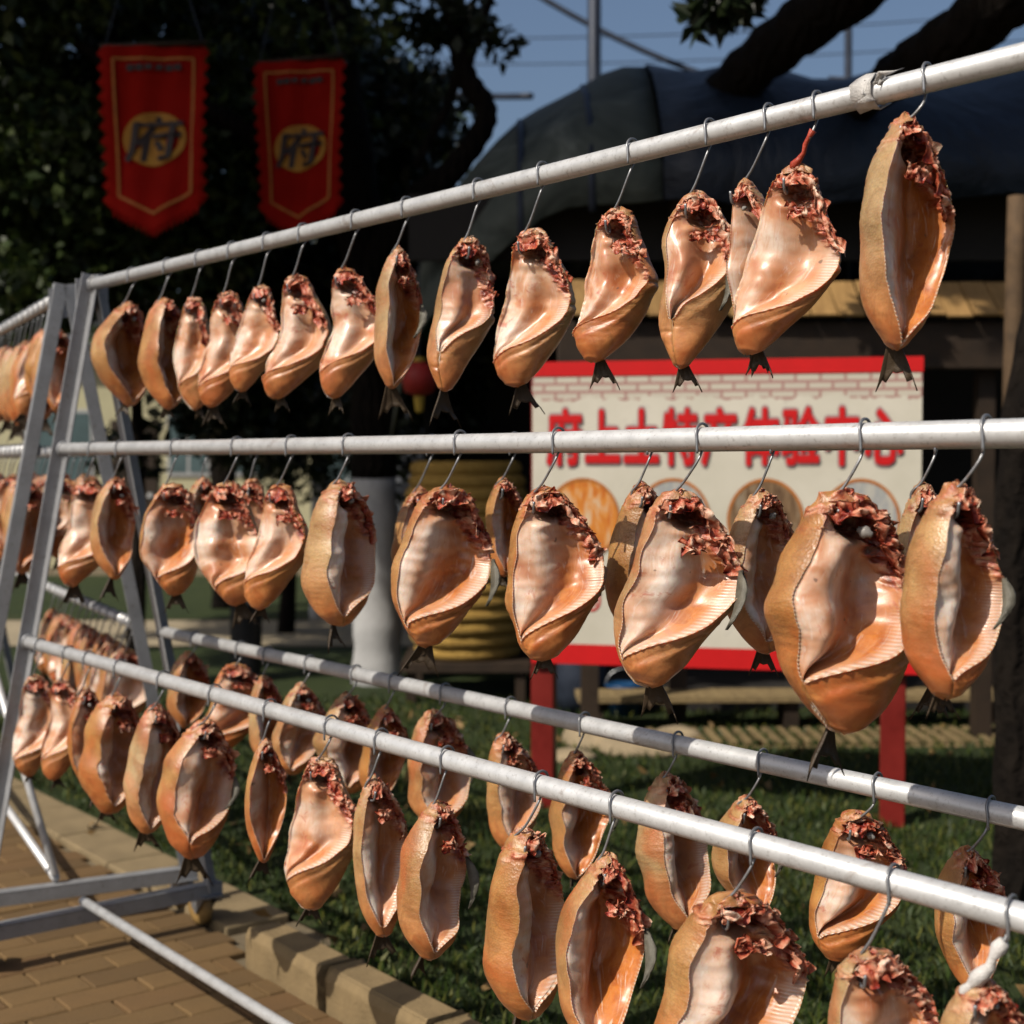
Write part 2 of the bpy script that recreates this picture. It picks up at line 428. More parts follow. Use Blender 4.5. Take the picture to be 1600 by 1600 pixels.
    M['gill'].node_tree.nodes['Principled BSDF'].inputs['Subsurface Weight'].default_value = .15
    M['gill'].node_tree.nodes['Principled BSDF'].inputs['Subsurface Scale'].default_value = .006
    M['fin_grey'] = mat_simple('grey_fin', (.15, .14, .11), .4, .4, 60, .3)
    M['fin'] = mat_simple('dried_fin', (.06, .04, .022), .5, .4, 40, .3)
    M['eye'] = mat_simple('clouded_eye', (.30, .28, .26), .15, .3, 80, .05)
_m()

# ------------------------------------------------------------------ the setting: ground, lawn, path, paving
AZ = .668
U = Vector((-math.sin(AZ), math.cos(AZ), 0))        # along the near rack, away from the camera
W_ = Vector((math.cos(AZ), math.sin(AZ), 0))        # across it, away from the camera
A1 = Vector((-1.265, 4.365, 0))                     # below the far end of the near rack's top rail
def R1(s, o, z):                                    # s: along the rack towards the camera, o: across, z: up
    return A1 - U * s + W_ * o + Vector((0, 0, z))

def sheet(name, pts, z, mat, parent=None):
    mb = MB(); mb.add([(p[0], p[1], z) for p in pts], [tuple(range(len(pts)))])
    o = mb.build(name, mat, parent)
    return tag(o, kind='structure') if parent is None else o
sheet('ground', [(-900, -300), (900, -300), (900, 1500), (-900, 1500)], -.012, M['earth'])
def rp(s, o): p = R1(s, o, 0); return (p.x, p.y)
paving = MB().add([tuple(Vector((q[0], q[1], 0))) for q in ((-9, -6), (-.62, -6), (-.62, .5), (.34, .5), (.34, 9), (-9, 9))], [(0, 1, 2, 3, 4, 5)]).build('pavement', M['paving'])
# local x across, local y along; placed in the rack's own directions
paving.location = (A1.x, A1.y, -.006); paving.rotation_euler = (0, 0, AZ)
tag(paving, kind='structure')
rng = random.Random(5)
bm_ = MB().box((-.117, -.057, -.05), (.117, .057, 0)).mesh('brick')
bm_.materials.append(M['brick'])
import bmesh
_b = bmesh.new(); _b.from_mesh(bm_)
bmesh.ops.bevel(_b, geom=[e for e in _b.edges if min(v.co.z for v in e.verts) > -.01], offset=.005, segments=1, affect='EDGES')
_b.to_mesh(bm_); _b.free()
nbk = 0
for i in range(-4, 30):                 # courses across the strip
    for j in range(-30, 12):
        x = .225 - .24 * i + (.12 if j % 2 else 0); y = -.12 * j
        lim = .372 if y > -.36 else .279
        cut = 1.0
        if x + .117 > lim:                  # bricks cut to fit against the edging
            if x - .117 > lim - .04: continue
            cut = (lim - x + .117) / .234; x = (x - .117 + lim) / 2
        p = A1 + Matrix.Rotation(AZ, 3, 'Z') @ Vector((x, y, 0))
        if p.y < 3.45 or p.y > 6.4 or p.x < -.40 * p.y: continue
        if nbk >= 300: continue
        nbk += 1
        o = link(bpy.data.objects.new('brick', bm_), paving)
        o.location = (x + rng.uniform(-.002, .002), y + rng.uniform(-.002, .002), .012 + rng.uniform(0, .004))
        o.scale.x = cut; o.rotation_euler = (rng.gauss(0, .006), rng.gauss(0, .006), rng.gauss(0, .006))

# lawn
lawn_pts = [rp(6.5, .43), rp(.40, .43), rp(.40, .62), rp(-6, .62), (-7.2, 11.6), (9, 11.6), (12, 4), (7, -2)]
sheet('lawn', lawn_pts, .004, M['lawn'])
sheet('path', [(-30, 11.7), (30, 11.7), (30, 13.6), (-30, 13.6)], .002, M['concrete'])
sheet('far_lawn', [(-40, 13.65), (40, 13.65), (40, 19), (-40, 19)], .004, M['lawn'])

def rnd_attr(me, vals):
    a = me.attributes.new('rnd', 'FLOAT', 'POINT'); a.data.foreach_set('value', np.asarray(vals, np.float32))

def fast_mesh(name, V, F4):
    """numpy quads to mesh"""
    me = bpy.data.meshes.new(name)
    me.vertices.add(len(V)); me.vertices.foreach_set('co', np.ascontiguousarray(V, np.float32).ravel())
    n = len(F4); me.loops.add(n * 4); me.polygons.add(n)
    me.loops.foreach_set('vertex_index', np.ascontiguousarray(F4, np.int32).ravel())
    me.polygons.foreach_set('loop_start', np.arange(n, dtype=np.int32) * 4)
    me.update(calc_edges=True)
    return me

def leaf_mesh(name, P, size, mat, parent, seed, aspect=.5, droop=.3, normals=None):
    """Many small folded leaves, one per point."""
    r = np.random.default_rng(seed); n = len(P)
    d = r.normal(size=(n, 3)); d[:, 2] -= droop; d /= np.linalg.norm(d, axis=1)[:, None]
    e = r.normal(size=(n, 3)); e -= (e * d).sum(1)[:, None] * d; e /= np.linalg.norm(e, axis=1)[:, None]
    nn = np.cross(d, e)
    L = (size * r.uniform(.6, 1.35, n))[:, None]
    b = P; tip = P + d * L; m = P + d * L * .5
    l = m + e * L * aspect * .5 + nn * L * .12; q = m - e * L * aspect * .5 + nn * L * .12
    V = np.stack([b, l, tip, q], 1).reshape(-1, 3)
    F = np.arange(n * 4).reshape(n, 4)
    me = fast_mesh(name, V, F); rnd_attr(me, np.repeat(r.uniform(0, 1, n) ** 1.5, 4)); me.materials.append(mat)
    return link(bpy.data.objects.new(name, me), parent)

def cloud(seed, lumps, n):
    """Points in the shells of many lumps: (centre, radii)."""
    r = np.random.default_rng(seed); out = []
    vol = np.array([l[1][0] * l[1][1] * l[1][2] for l in lumps]) ** .7; k = r.multinomial(n, vol / vol.sum())
    for (c, rad), m in zip(lumps, k):
        d = r.normal(size=(m, 3)); d /= np.linalg.norm(d, axis=1)[:, None]
        rr = r.uniform(.25, 1, m) ** .45
        out.append(np.array(c) + d * rr[:, None] * np.array(rad))
    return np.concatenate(out)

def lumps_in(seed, c, R, n, r0, r1, flat=.75):
    r = np.random.default_rng(seed); o = []
    while len(o) < n:
        p = r.uniform(-1, 1, 3)
        if np.linalg.norm(p) > 1: continue
        q = r.uniform(r0, r1)
        o.append((np.array(c) + p * np.array(R), (q, q, q * flat)))
    return o

# grass blades on the near lawn
def grass():
    r = np.random.default_rng(3); pts = []
    while sum(map(len, pts)) < 42000:
        d = 3.5 + 5.6 * r.uniform(0, 1, 20000) ** 1.15; x = r.uniform(-.38, .40, 20000) * d
        s = -((x - A1.x) * U.x + (d - A1.y) * U.y); o = (x - A1.x) * W_.x + (d - A1.y) * W_.y
        ok = np.where(s > .40, o > .45, o > .64)
        clump = np.sin(x * 7 + np.sin(d * 5)) * np.sin(d * 6 + x * 2) + r.normal(0, .6, 20000)
        ok &= clump > -.7
        pts.append(np.stack([x, d, np.full_like(x, .003)], 1)[ok])
    P = np.concatenate(pts)[:42000]; n = len(P)
    h = r.uniform(.02, .055, n)[:, None]; a = r.uniform(0, 6.28, n); wv = np.stack([np.cos(a), np.sin(a), a * 0], 1) * .0028
    ln = np.stack([r.normal(0, .4, n), r.normal(0, .4, n), np.ones(n)], 1); ln /= np.linalg.norm(ln, axis=1)[:, None]
    V = np.stack([P - wv, P + wv, P + ln * h + wv * .2 + np.stack([r.normal(0, .008, n), r.normal(0, .008, n), 0 * a], 1), P + ln * h * .6 - wv], 1).reshape(-1, 3)
    me = fast_mesh('grass', V, np.arange(n * 4).reshape(n, 4)); rnd_attr(me, np.repeat(r.uniform(0, 1, n), 4)); me.materials.append(M['blade'])
    tag(link(bpy.data.objects.new('grass', me)), 'short dark green lawn grass behind the near drying rack', 'grass', kind='stuff')
grass()
def fallen():
    r = np.random.default_rng(8); P = []
    while len(P) < 170:
        d = r.uniform(3.7, 8.5); x = r.uniform(-.3, .38) * d; o = (x - A1.x) * W_.x + (d - A1.y) * W_.y
        if o > .5: P.append((x, d, .035))
    o = leaf_mesh('fallen_leaves', np.array(P), .06, M['dry_leaf'], None, 8, .55, 0); tag(o, 'dry brown leaves scattered over the lawn', 'leaves', kind='stuff')
fallen()

# edging slabs set flush beyond the rack's end, then a raised kerb alongside the rack
edging = empty('stone_edging', R1(-.5, .5, 0), AZ)
tag(edging, 'flush pale stone edging strip between the brick pavement and the lawn', 'edging')
sl = MB().box((-.115, -.235, -.05), (.115, .235, .016)).mesh('slab'); sl.materials.append(M['slab'])
for k in range(9):
    o = link(bpy.data.objects.new('slab', sl), edging); o.location = (rng.uniform(-.004, .004), -.35 + .48 * k, rng.uniform(0, .004))
    bv = o.modifiers.new('b', 'BEVEL'); bv.width = .008; bv.segments = 2
kerb = empty('kerb', R1(.36, .35, 0), AZ)
tag(kerb, 'raised tan stone kerb with a rounded end beside the rack wheels', 'kerb')
def kerb_stone(round_end):
    mb = MB()
    prof = [(-.065, 0), (-.065, .10), (-.05, .125), (.05, .125), (.065, .10), (.065, 0)]
    ys = [(-.48, 1), (-.012, 1)] if not round_end else [(-.48, 1), (-.10, 1), (-.05, .93), (-.02, .78), (0, .5)]
    V = []; F = []; n = len(prof)
    for y, k in ys: V += [(x * (k if round_end else 1), y, z * (.55 + .45 * k) if round_end else z) for x, z in prof]
    for i in range(len(ys) - 1): F += [(i*n+j, i*n+j+1, (i+1)*n+j+1, (i+1)*n+j) for j in range(n - 1)]
    F += [tuple(range(n)), tuple(range((len(ys)-1)*n, len(ys)*n))[::-1]]
    return mb.add(V, F).mesh('kerb_stone')
for k in range(9):
    me = kerb_stone(k == 0); me.materials.append(M['kerb'])
    o = link(bpy.data.objects.new('kerb_stone', me), kerb); o.location = (rng.uniform(-.003, .003), -.495 * k, rng.uniform(-.004, .003)); o.rotation_euler = (0, 0, rng.gauss(0, .006))
    bv = o.modifiers.new('b', 'BEVEL'); bv.width = .006; bv.segments = 2
FISH = [('T',0.251,1.961,0.3,0.144,'N',31.9), ('T',0.496,1.952,0.308,0.127,'N',35.5), ('T',0.685,1.938,0.299,0.105,'P',-12.6), ('T',0.881,1.934,0.3,0.12,'P',-3.9), ('T',1.059,1.933,0.265,0.103,'P',-10.2), ('T',1.23,1.939,0.293,0.135,'P',-11.6), ('T',1.443,1.934,0.295,0.123,'P',-11.4), ('T',1.653,1.956,0.301,0.108,'N',18.5), ('T',1.91,1.945,0.31,0.126,'V',19.6), ('T',2.1,1.934,0.291,0.156,'P',-18.8), ('T',2.344,1.942,0.271,0.142,'P',-24.2), ('T',2.53,1.943,0.291,0.131,'V',-15.2), ('T',2.638,1.949,0.28,0.089,'N',-39.1), ('T',2.746,1.952,0.291,0.146,'P',-25.2), ('T',2.938,1.993,0.334,0.136,'N',2.9), ('M',0.194,1.448,0.304,0.151,'P',1.4), ('M',0.391,1.459,0.284,0.117,'N',33.4), ('M',0.747,1.446,0.289,0.145,'M',9.3), ('M',1.066,1.452,0.296,0.16,'P',-0.9), ('M',1.319,1.452,0.29,0.128,'P',-12.9), ('M',1.573,1.462,0.307,0.157,'S',36.8), ('M',1.97,1.456,0.309,0.184,'M',18.5), ('M',2.254,1.455,0.301,0.174,'M',2.8), ('M',2.593,1.457,0.309,0.181,'M',1.4), ('M',2.92,1.459,0.332,0.21,'M',7), ('M',3.099,1.473,0.278,0.133,'S',12.9), ('R',-0.502,1.444,0.261,0.128,'P',7.3), ('R',0.532,1.459,0.222,0.107,'N',24.1), ('R',0.819,1.456,0.222,0.104,'P',10.2), ('R',1.587,1.443,0.251,0.127,'S',23.7), ('R',1.886,1.47,0.203,0.092,'N',17.4), ('R',2.294,1.462,0.291,0.128,'S',24.9), ('R',2.587,1.454,0.273,0.133,'S',12.2), ('R',2.902,1.471,0.317,0.105,'S',8.1), ('L',0.067,0.879,0.293,0.123,'P',6.4), ('L',0.277,0.894,0.283,0.111,'P',7.4), ('L',0.439,0.892,0.309,0.104,'S',36.6), ('L',0.646,0.899,0.303,0.163,'S',43.5), ('L',0.888,0.903,0.316,0.134,'S',44), ('L',1.161,0.906,0.316,0.16,'S',44.1), ('L',1.451,0.905,0.267,0.083,'N',13.8), ('L',1.68,0.9,0.31,0.154,'P',-0.4), ('L',1.876,0.895,0.309,0.114,'S',35.6), ('L',2.096,0.888,0.28,0.137,'S',32.9), ('L',2.342,0.889,0.322,0.155,'S',31.5), ('L',2.553,0.89,0.308,0.135,'N',12.2), ('L',2.822,0.89,0.293,0.213,'M',11.1), ('L',3.057,0.874,0.253,0.156,'M',1.8), ('L',3.217,0.883,0.242,0.127,'S',-3.2), ('B',0.194,0.927,0.227,0.12,'N',29.7), ('B',0.492,0.921,0.251,0.154,'M',15.9), ('B',0.662,0.909,0.24,0.099,'N',21.8), ('B',0.866,0.911,0.242,0.123,'S',23.4), ('B',1.092,0.914,0.255,0.136,'S',26.6), ('B',1.28,0.906,0.237,0.109,'N',21), ('B',1.48,0.922,0.268,0.149,'S',23.1), ('B',1.742,0.912,0.268,0.126,'S',25.4), ('B',1.986,0.909,0.26,0.126,'N',9.4), ('B',2.247,0.906,0.29,0.147,'S',23.9), ('B',2.452,0.9,0.215,0.115,'N',8.7), ('B',2.698,0.919,0.247,0.154,'M',-1.5), ('B',2.912,0.906,0.221,0.114,'N',-0.7)]
# ------------------------------------------------------------------ drying racks
def make_rack(name, A, az, s0, s1, label, brace=False):
    """A-frame rack: s measured from A along the rails, towards the camera for positive values."""
    u = Vector((-math.sin(az), math.cos(az), 0)); w = Vector((math.cos(az), math.sin(az), 0))
    def P(s, o, z): return Vector((-0, 0, 0)) - u * s + w * o + Vector((0, 0, z))
    root = empty(name, A); tag(root, label, 'drying rack', 'galvanised drying racks')
    wl = lambda h: RW * (RH - h) / (RH - RB)
    for o_, h_ in ((0, RH), (-wl(RM), RM), (wl(RM), RM), (-wl(RL), RL), (wl(RL), RL)):
        MB().tube([P(s0 + .012, o_, h_), P((s0 + s1) / 2, o_, h_ - .004), P(s1 - .012, o_, h_)], PIPE, 20).build('rail', M['galv'], root, True)
    for s_ in (s0, s1):
        for sg in (-1, 1):
            a = P(s_, sg * .012, RH + .03); b = P(s_, sg * RW, RB - .02)
            # angle iron: two thin flanges
            leg = MB(); along = -u * (1 if s_ == s0 else -1)
            side = (b - a).normalized().cross(along).normalized()
            leg.bar(a, b, .042, .005, up=along); leg.bar(a + side * .0185 * sg + along * .019, b + side * .0185 * sg + along * .019, .005, .034, up=along)
            leg.build('leg', M['frame'], root, bevel=.001)
        bb = MB().bar(P(s_, -RW - .03, RB), P(s_, RW + .03, RB), .045, .006)
        bb.bar(P(s_ + .02, -RW - .03, RB - .02), P(s_ + .02, RW + .03, RB - .02), .005, .045)
        bb.build('base_beam', M['frame'], root, bevel=.001)
        gp = MB().bar(P(s_ - .006, -.05, RH - .03), P(s_ - .006, .05, RH - .03), .006, .09); gp.build('gusset', M['frame'], root)
        for sg in (-1, 1):
            c = P(s_, sg * (RW - .01), 0); cs = MB()
            cs.box((-.035, -.04, .105), (.035, .04, .111)).tube([(0, 0, .095), (0, 0, .125)], .014, 10)
            for k in (-1, 1): cs.bar((k * .026, 0, .108), (k * .026, .052, .055), .004, .04)
            co = cs.build('castor', M['wire'], root); co.location = c; co.rotation_euler = (0, 0, az + rng.uniform(-.6, .6))
            wh = MB().lathe([(.006, -.019), (.036, -.020), (.056, -.015), (.061, -.006), (.061, .006), (.056, .015), (.036, .020), (.006, .019)], 28).build('wheel', M['castor'], co, True)
            wh.location = (0, .052, .061); wh.rotation_euler = (0, math.pi / 2, 0)
            MB().tube([(-.029, .052, .061), (.029, .052, .061)], .006, 8).build('axle', M['wire'], co)
    for o_, h_ in ((-wl(RM), RM), (wl(RM), RM), (-wl(RL), RL), (wl(RL), RL), (0, RH)):
        for s_ in (s0 + .014, s1 - .014):
            n_ = 14; MB().tube([P(s_, o_, h_) + w * (math.cos(6.283 * k / n_) * (PIPE + .002)) + Vector((0, 0, math.sin(6.283 * k / n_) * (PIPE + .002))) for k in range(n_ + 1)], [rng.uniform(.003, .006) for _ in range(n_ + 1)], 6).build('weld_bead', M['frame'], root, True)
    MB().tube([P(s0, -.05, RB + .022), P(s1, -.05, RB + .022)], .014, 14).build('base_rail', M['galv'], root, True)
    if brace:
        MB().tube([P(s1, -.05, RB + .03), P(s1 - .55, -.21, RL)], .013, 12).build('brace', M['galv'], root, True)
    return root
RH, RW, RB, RM, RL, PIPE = 2.035, .376, .145, 1.539, .970, .0178
A2 = Vector((-1.42, 4.60, 0)); AZ2 = .478
make_rack('drying_rack', A1, AZ, 0, 4.3, 'near A-frame steel drying rack on castors, with pipe rails running to the right')
make_rack('drying_rack', A2, AZ2, -3.6, 0, 'farther A-frame steel drying rack, cut off by the left edge of the picture', True)

# ------------------------------------------------------------------ split dried fish
KN = np.array([0, .025, .07, .16, .30, .48, .64, .78, .90, .97, 1.0])
TK = [0, .05, .12, .25, .42, .58, .70, .78, .85, .92, 1.0]
# half width, half depth; left and right edge of the opening (degrees from the front) down the length; lobes of the inside
PROF = {
    'P': dict(a=[.02, .38, .50, .56, .80, 1.0, .98, .80, .54, .34, .05], b=[.02, .30, .45, .60, .80, .95, .96, .82, .62, .40, .05], dep=.66,
              l=[-50, -60, -80, -105, -112, -110, -104, -96, -84, -80, -80], r=[40, 50, 62, 66, 72, 58, 20, -28, -78, -80, -80], lobe=1.0, cut=.85),
    'M': dict(a=[.02, .38, .52, .64, .88, 1.0, .96, .78, .54, .36, .05], b=[.02, .30, .45, .62, .84, .98, .96, .82, .62, .42, .05], dep=.80,
              l=[-34, -42, -50, -58, -62, -64, -66, -68, -68, -66, -66], r=[45, 60, 72, 82, 84, 66, 28, -14, -58, -66, -66], lobe=.85, cut=.88),
    'S': dict(a=[.02, .24, .40, .62, .88, 1.0, .95, .80, .58, .36, .05], b=[.02, .24, .42, .62, .88, 1.0, .98, .84, .60, .38, .05], dep=.92,
              l=[-16, -26, -38, -50, -56, -56, -52, -44, -34, -22, -10], r=[36, 56, 74, 86, 92, 88, 70, 40, 4, -12, -10], lobe=.75, cut=.93),
    'N': dict(a=[.02, .22, .36, .58, .86, 1.0, .92, .74, .48, .28, .05], b=[.02, .26, .45, .66, .90, 1.0, .94, .76, .50, .28, .05], dep=1.20,
              l=[-16, -28, -40, -52, -56, -54, -48, -40, -30, -18, -4], r=[30, 50, 70, 84, 90, 88, 80, 66, 46, 22, 2], lobe=.20, cut=.99),
    'V': dict(a=[.02, .34, .52, .72, .92, 1.0, .88, .68, .44, .28, .05], b=[.02, .28, .45, .66, .90, 1.0, .92, .74, .52, .30, .05], dep=.80,
              l=[-40, -50, -58, -64, -68, -66, -56, -46, -40, -38, -38], r=[40, 55, 62, 64, 52, 14, -22, -40, -40, -38, -38], lobe=1.0, cut=.78),
}
def sm(x, a, b):
    t = np.clip((x - a) / (b - a), 0, 1); return t * t * (3 - 2 * t)

def wob(r, k, n=5):
    """Smooth random function of (t, theta, layer)"""
    ph = r.uniform(0, 6.28, (n, 3)); fr = r.uniform(.5, 1, (n, 2)) * k; m = r.integers(0, 4, n)
    return lambda t, th: sum(np.sin(fr[i, 0] * t * 6.28 + ph[i, 0]) * np.cos(m[i] * th + ph[i, 1]) for i in range(n)) / n

def make_fish(kind, L, W, seed, n):
    r = np.random.default_rng(seed); p = PROF[kind]
    D = W * p['dep'] * r.uniform(.9, 1.1)
    x = np.linspace(0, 1, n); t = (x * .82 + .18 * (.5 - .5 * np.cos(np.pi * x)))[:, None]
    def cub(kx, y, w=8):
        xs = np.linspace(0, 1, 240); yy = np.interp(xs, kx, y); k = np.hanning(2 * w + 1); k /= k.sum()
        ys = np.convolve(np.pad(yy, w, mode='edge'), k, 'valid'); f = np.minimum(sm(xs, 0, .05), sm(xs, 1, .96))
        return np.interp(t[:, 0], xs, yy + (ys - yy) * f)[:, None]
    jit = lambda a, j: np.array(a) * np.concatenate([[1], r.uniform(1 - j, 1 + j, len(a) - 2), [1]])
    a = cub(KN, jit(p['a'], .08), 30) * W / 2; b = cub(KN, jit(p['b'], .08), 30) * D / 2
    lean = r.uniform(.5, 1.2) * (1 if r.uniform() < .88 else -.5) * (.55 if kind in 'SN' else 1)
    cx = W * lean * (.09 * np.exp(-((t - .42) / .2) ** 2) - .23 * sm(t, .50, 1.02)) + W * r.uniform(-.03, .03) * np.sin(t * 6 + r.uniform(0, 6))
    cy = D * (-.15 * sm(t, .72, 1) + r.uniform(-.06, .06) * np.sin(t * 4))
    w1, w2, w3, w4 = wob(r, 2.2), wob(r, 5, 7), wob(r, 16, 11), wob(r, 30, 9)
    sh = r.uniform(-.045, .035); dR = r.uniform(-12, 12); tt_ = np.array(TK) + np.concatenate([[0] * 4, [sh] * 5, [sh * .4, 0]])
    rad = math.pi / 180
    thl = (cub(tt_, p['l'], 10) + r.uniform(-9, 9)) * rad + .13 * w2(t, t * 0) + .03 * w3(t, t * 0); thr = (cub(tt_, p['r'], 10) + dR) * rad + .13 * w2(t, t * 0 + 2) + .035 * w3(t, t * 0 + 1)
    te = p['cut'] + sh
    shut = np.maximum(sm(t, te - .015, te + .005), 1 - sm(t, .03, .055))
    mid = (thl + thr) / 2; gap = np.maximum(.014, (thr - thl) * (1 - shut)); thl, thr = mid - gap / 2, mid + gap / 2
    lo, hi = thr, thl + 2 * np.pi
    NO, NR, NI = (38, 3, 38) if n > 70 else (24, 3, 22)
    ao = np.linspace(0, 1, NO)[None, :]; ai = np.linspace(0, 1, NI)[None, :]
    tho = lo + (hi - lo) * ao
    tcr = te + r.uniform(.035, .065); crk = r.uniform(.5, .9)
    # height of the right-hand edge of the opening at each angle, for creases that follow it
    ordr = np.argsort(thr[:, 0]); 
    def edge_t(th):
        a_ = (th + np.pi) % (2 * np.pi) - np.pi
        low = t[:, 0] > .42
        xs, ys = thr[low, 0], t[low, 0]; o = np.argsort(xs)
        return np.interp(a_, xs[o], ys[o])
    def outer(th):
        q = 1 + .10 * w1(t, th) + .055 * w2(t, th) + .010 * w4(t, th * 2)
        g = t - (edge_t(th) + .055)
        vis = sm(np.cos(th - .2), -.3, .3) * (t > .45)
        q = q - .075 * crk * np.exp(-(g / .010) ** 2) * vis + .05 * np.exp(-((g - .035) / .03) ** 2) * vis
        return cx + a * np.sign(np.sin(th)) * np.abs(np.sin(th)) ** .88 * q, cy - b * np.cos(th) * q
    thk = np.minimum((.030 + .012 * w2(t, t * 0 + 1)) * W + .040 * W * sm(t, .5, .85), a * .5)
    xl, yl = outer(hi); xr, yr = outer(lo)
    xl = xl + thk * .35 * np.cos(hi); xr = xr - thk * .35 * np.cos(lo); yl = yl + thk * .5; yr = yr + thk * .5
    # inside: from the left edge over a pale lobe, down into the cavity and up to the right edge
    g = ai; base = np.where(shut > .5, 0, 1)
    lob = p['lobe'] * r.uniform(.6, 1.15); deep = r.uniform(.65, 1.1) * {'N': 1.25, 'S': .95, 'M': .62, 'P': .42, 'V': .55}[kind]; sg = r.uniform(.20, .32)
    c1, c2 = r.uniform(.20, .34) + .10 * np.sin(t * 3 + r.uniform(0, 3)), r.uniform(.56, .72) - .12 * sm(t, .5, .8)
    prof = -(.62 * lob) * np.exp(-((g - c1) / sg) ** 2) * sm(t, .10, .3) * (1 - .5 * sm(t, .6, .9)) + .95 * deep * np.exp(-((g - c2) / .24) ** 2) * (1 - .75 * sm(t, .55, .82)) + .35 * deep * np.sin(np.pi * g)
    prof = prof + 1.8 * np.exp(-((t - .135) / .05) ** 2) * np.exp(-((g - .58) / .28) ** 2) - .35 * np.exp(-((t - .21) / .035) ** 2) * np.exp(-((g - .5) / .25) ** 2)
    edge = np.clip(np.sin(np.pi * g), 0, 1) ** .5
    X2 = xl + (xr - xl) * g; Y2 = yl + (yr - yl) * g + b * .80 * edge * prof + b * .17 * edge * w1(t * 1.6, g * 4) + b * .10 * edge * w2(t, g * 5) + b * .03 * edge * w3(t, g * 7)
    ymax = cy + b * .80 * np.sqrt(np.clip(1 - ((X2 - cx) / (a + 1e-6)) ** 2, .02, 1)); Y2 = np.minimum(Y2, ymax)
    rL, rR = [], []
    for k in range(1, NR + 1):
        f = k / (NR + 1); s_ = math.sin(math.pi * f); ox, oy = outer(hi); e = thk * .38 * s_ * sm(gap, .02, .25) * (1 + .45 * np.sin(t * 2 * np.pi * 58) * sm(t, .3, .4))
        rL.append((ox + (xl - ox) * f + e * .3, oy + (yl - oy) * f - e)); ox, oy = outer(lo); rR.append((xr + (ox - xr) * f - e * .3, yr + (oy - yr) * f - e))
    X1, Y1 = outer(tho)
    cat = lambda i: np.concatenate([(X1, Y1)[i]] + [q[i] for q in rL] + [(X2, Y2)[i]] + [q[i] for q in rR], 1)
    X, Y = cat(0), cat(1); NC = X.shape[1]
    Z = np.repeat(-t * L, NC, 1)
    thi = hi + (lo - hi) * ai
    TH = np.concatenate([tho] + [hi] * NR + [thi] + [lo] * NR, 1)
    G = np.concatenate([tho * 0] + [hi * 0] * NR + [np.repeat(ai, n, 0)] + [lo * 0 + 1] * NR, 1)
    T = np.repeat(t, NC, 1); z0 = np.zeros_like(X)
    GP = sm(np.repeat(gap, NC, 1), .03, .22)
    inner = z0.copy(); inner[:, NO:] = 1; inner[:, NO:NO + NR] = GP[:, NO:NO + NR]; inner[:, NO + NR + NI:] = GP[:, NO + NR + NI:]
    rim = z0.copy(); rim[:, NO:NO + NR] = 1; rim[:, NO + NR + NI:] = 1; rim[:, NO + NR] = .5; rim[:, NO + NR + NI - 1] = .5
    if kind == 'P': rim[:, :NO + NR + 3] *= .15
    rim *= sm(T, .22, .36) * sm(np.repeat(gap, NC, 1), .03, .22)
    nz = w3(T, TH * 2)
    # raw flesh: head cavity and, ragged, down the right-hand side
    reach = .17 + .30 * sm(G, .45, 1.0) * (inner > 0)
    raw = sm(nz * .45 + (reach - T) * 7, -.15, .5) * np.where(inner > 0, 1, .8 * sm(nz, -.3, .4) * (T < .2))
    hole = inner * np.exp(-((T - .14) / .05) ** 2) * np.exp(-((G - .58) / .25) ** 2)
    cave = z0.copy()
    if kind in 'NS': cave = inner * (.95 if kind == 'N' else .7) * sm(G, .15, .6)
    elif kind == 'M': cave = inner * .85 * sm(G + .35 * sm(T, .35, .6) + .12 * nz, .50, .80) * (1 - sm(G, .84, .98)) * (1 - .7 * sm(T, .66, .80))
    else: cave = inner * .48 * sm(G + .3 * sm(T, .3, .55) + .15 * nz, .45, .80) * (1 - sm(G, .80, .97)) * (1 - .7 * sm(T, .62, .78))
    back = (1 - inner) * sm(-np.cos(TH), .35, .95)
    amp = raw * W * .085
    X += amp * w4(T * 1.7 + .3, TH * 2); Y += amp * w3(T * 1.3 + .7, TH * 3) + amp * .6 * w4(T, TH * 4); Z += amp * w3(T * 2.1, TH * 2 + 1) * .8
    Z += W * .07 * w2(T * 3, TH * 2) * sm(T, .25, .0) + W * .05 * w1(T, TH) * sm(T, .7, 1)
    X += r.uniform(-.03, .03) * L * np.sin(T * np.pi)
    V = np.stack([X, Y, Z], 2).reshape(-1, 3)
    i = np.arange(n - 1)[:, None] * NC; j = np.arange(NC)[None, :]; j2 = (j + 1) % NC
    F = np.stack([i + j, i + NC + j, i + NC + j2, i + j2], 2).reshape(-1, 4)
    me = fast_mesh('body', V, F)
    bmm = bmesh.new(); bmm.from_mesh(me); bmm.verts.ensure_lookup_table()
    bmm.faces.new([bmm.verts[k] for k in range(NC)]); bmm.faces.new([bmm.verts[(n - 1) * NC + k] for k in range(NC - 1, -1, -1)])
    bmm.to_mesh(me); bmm.free()
    for nm, arr in (('inner', inner), ('raw', raw), ('back', back), ('rim', rim), ('cave', cave), ('hole', hole), ('lobe', inner * (1 - sm(G, .25, .6)) * sm(T, .15, .35)), ('ribs', inner * sm(G, .78, .93) * sm(T, .42, .52) * (0 if kind == 'N' else 1))):
        at_ = me.attributes.new(nm, 'FLOAT', 'POINT'); at_.data.foreach_set('value', arr.astype(np.float32).ravel())
    uvl = me.uv_layers.new(name='UVMap'); vi = np.empty(len(me.loops), np.int32); me.loops.foreach_get('vertex_index', vi)
    UU = np.where(inner > 0, G * .8, TH / 6.2832)
    uvv = np.stack([UU.ravel(), T.ravel()], 1)[vi]; uvl.data.foreach_set('uv', uvv.astype(np.float32).ravel())
    me.shade_smooth(); me.materials.append(M['fish'])
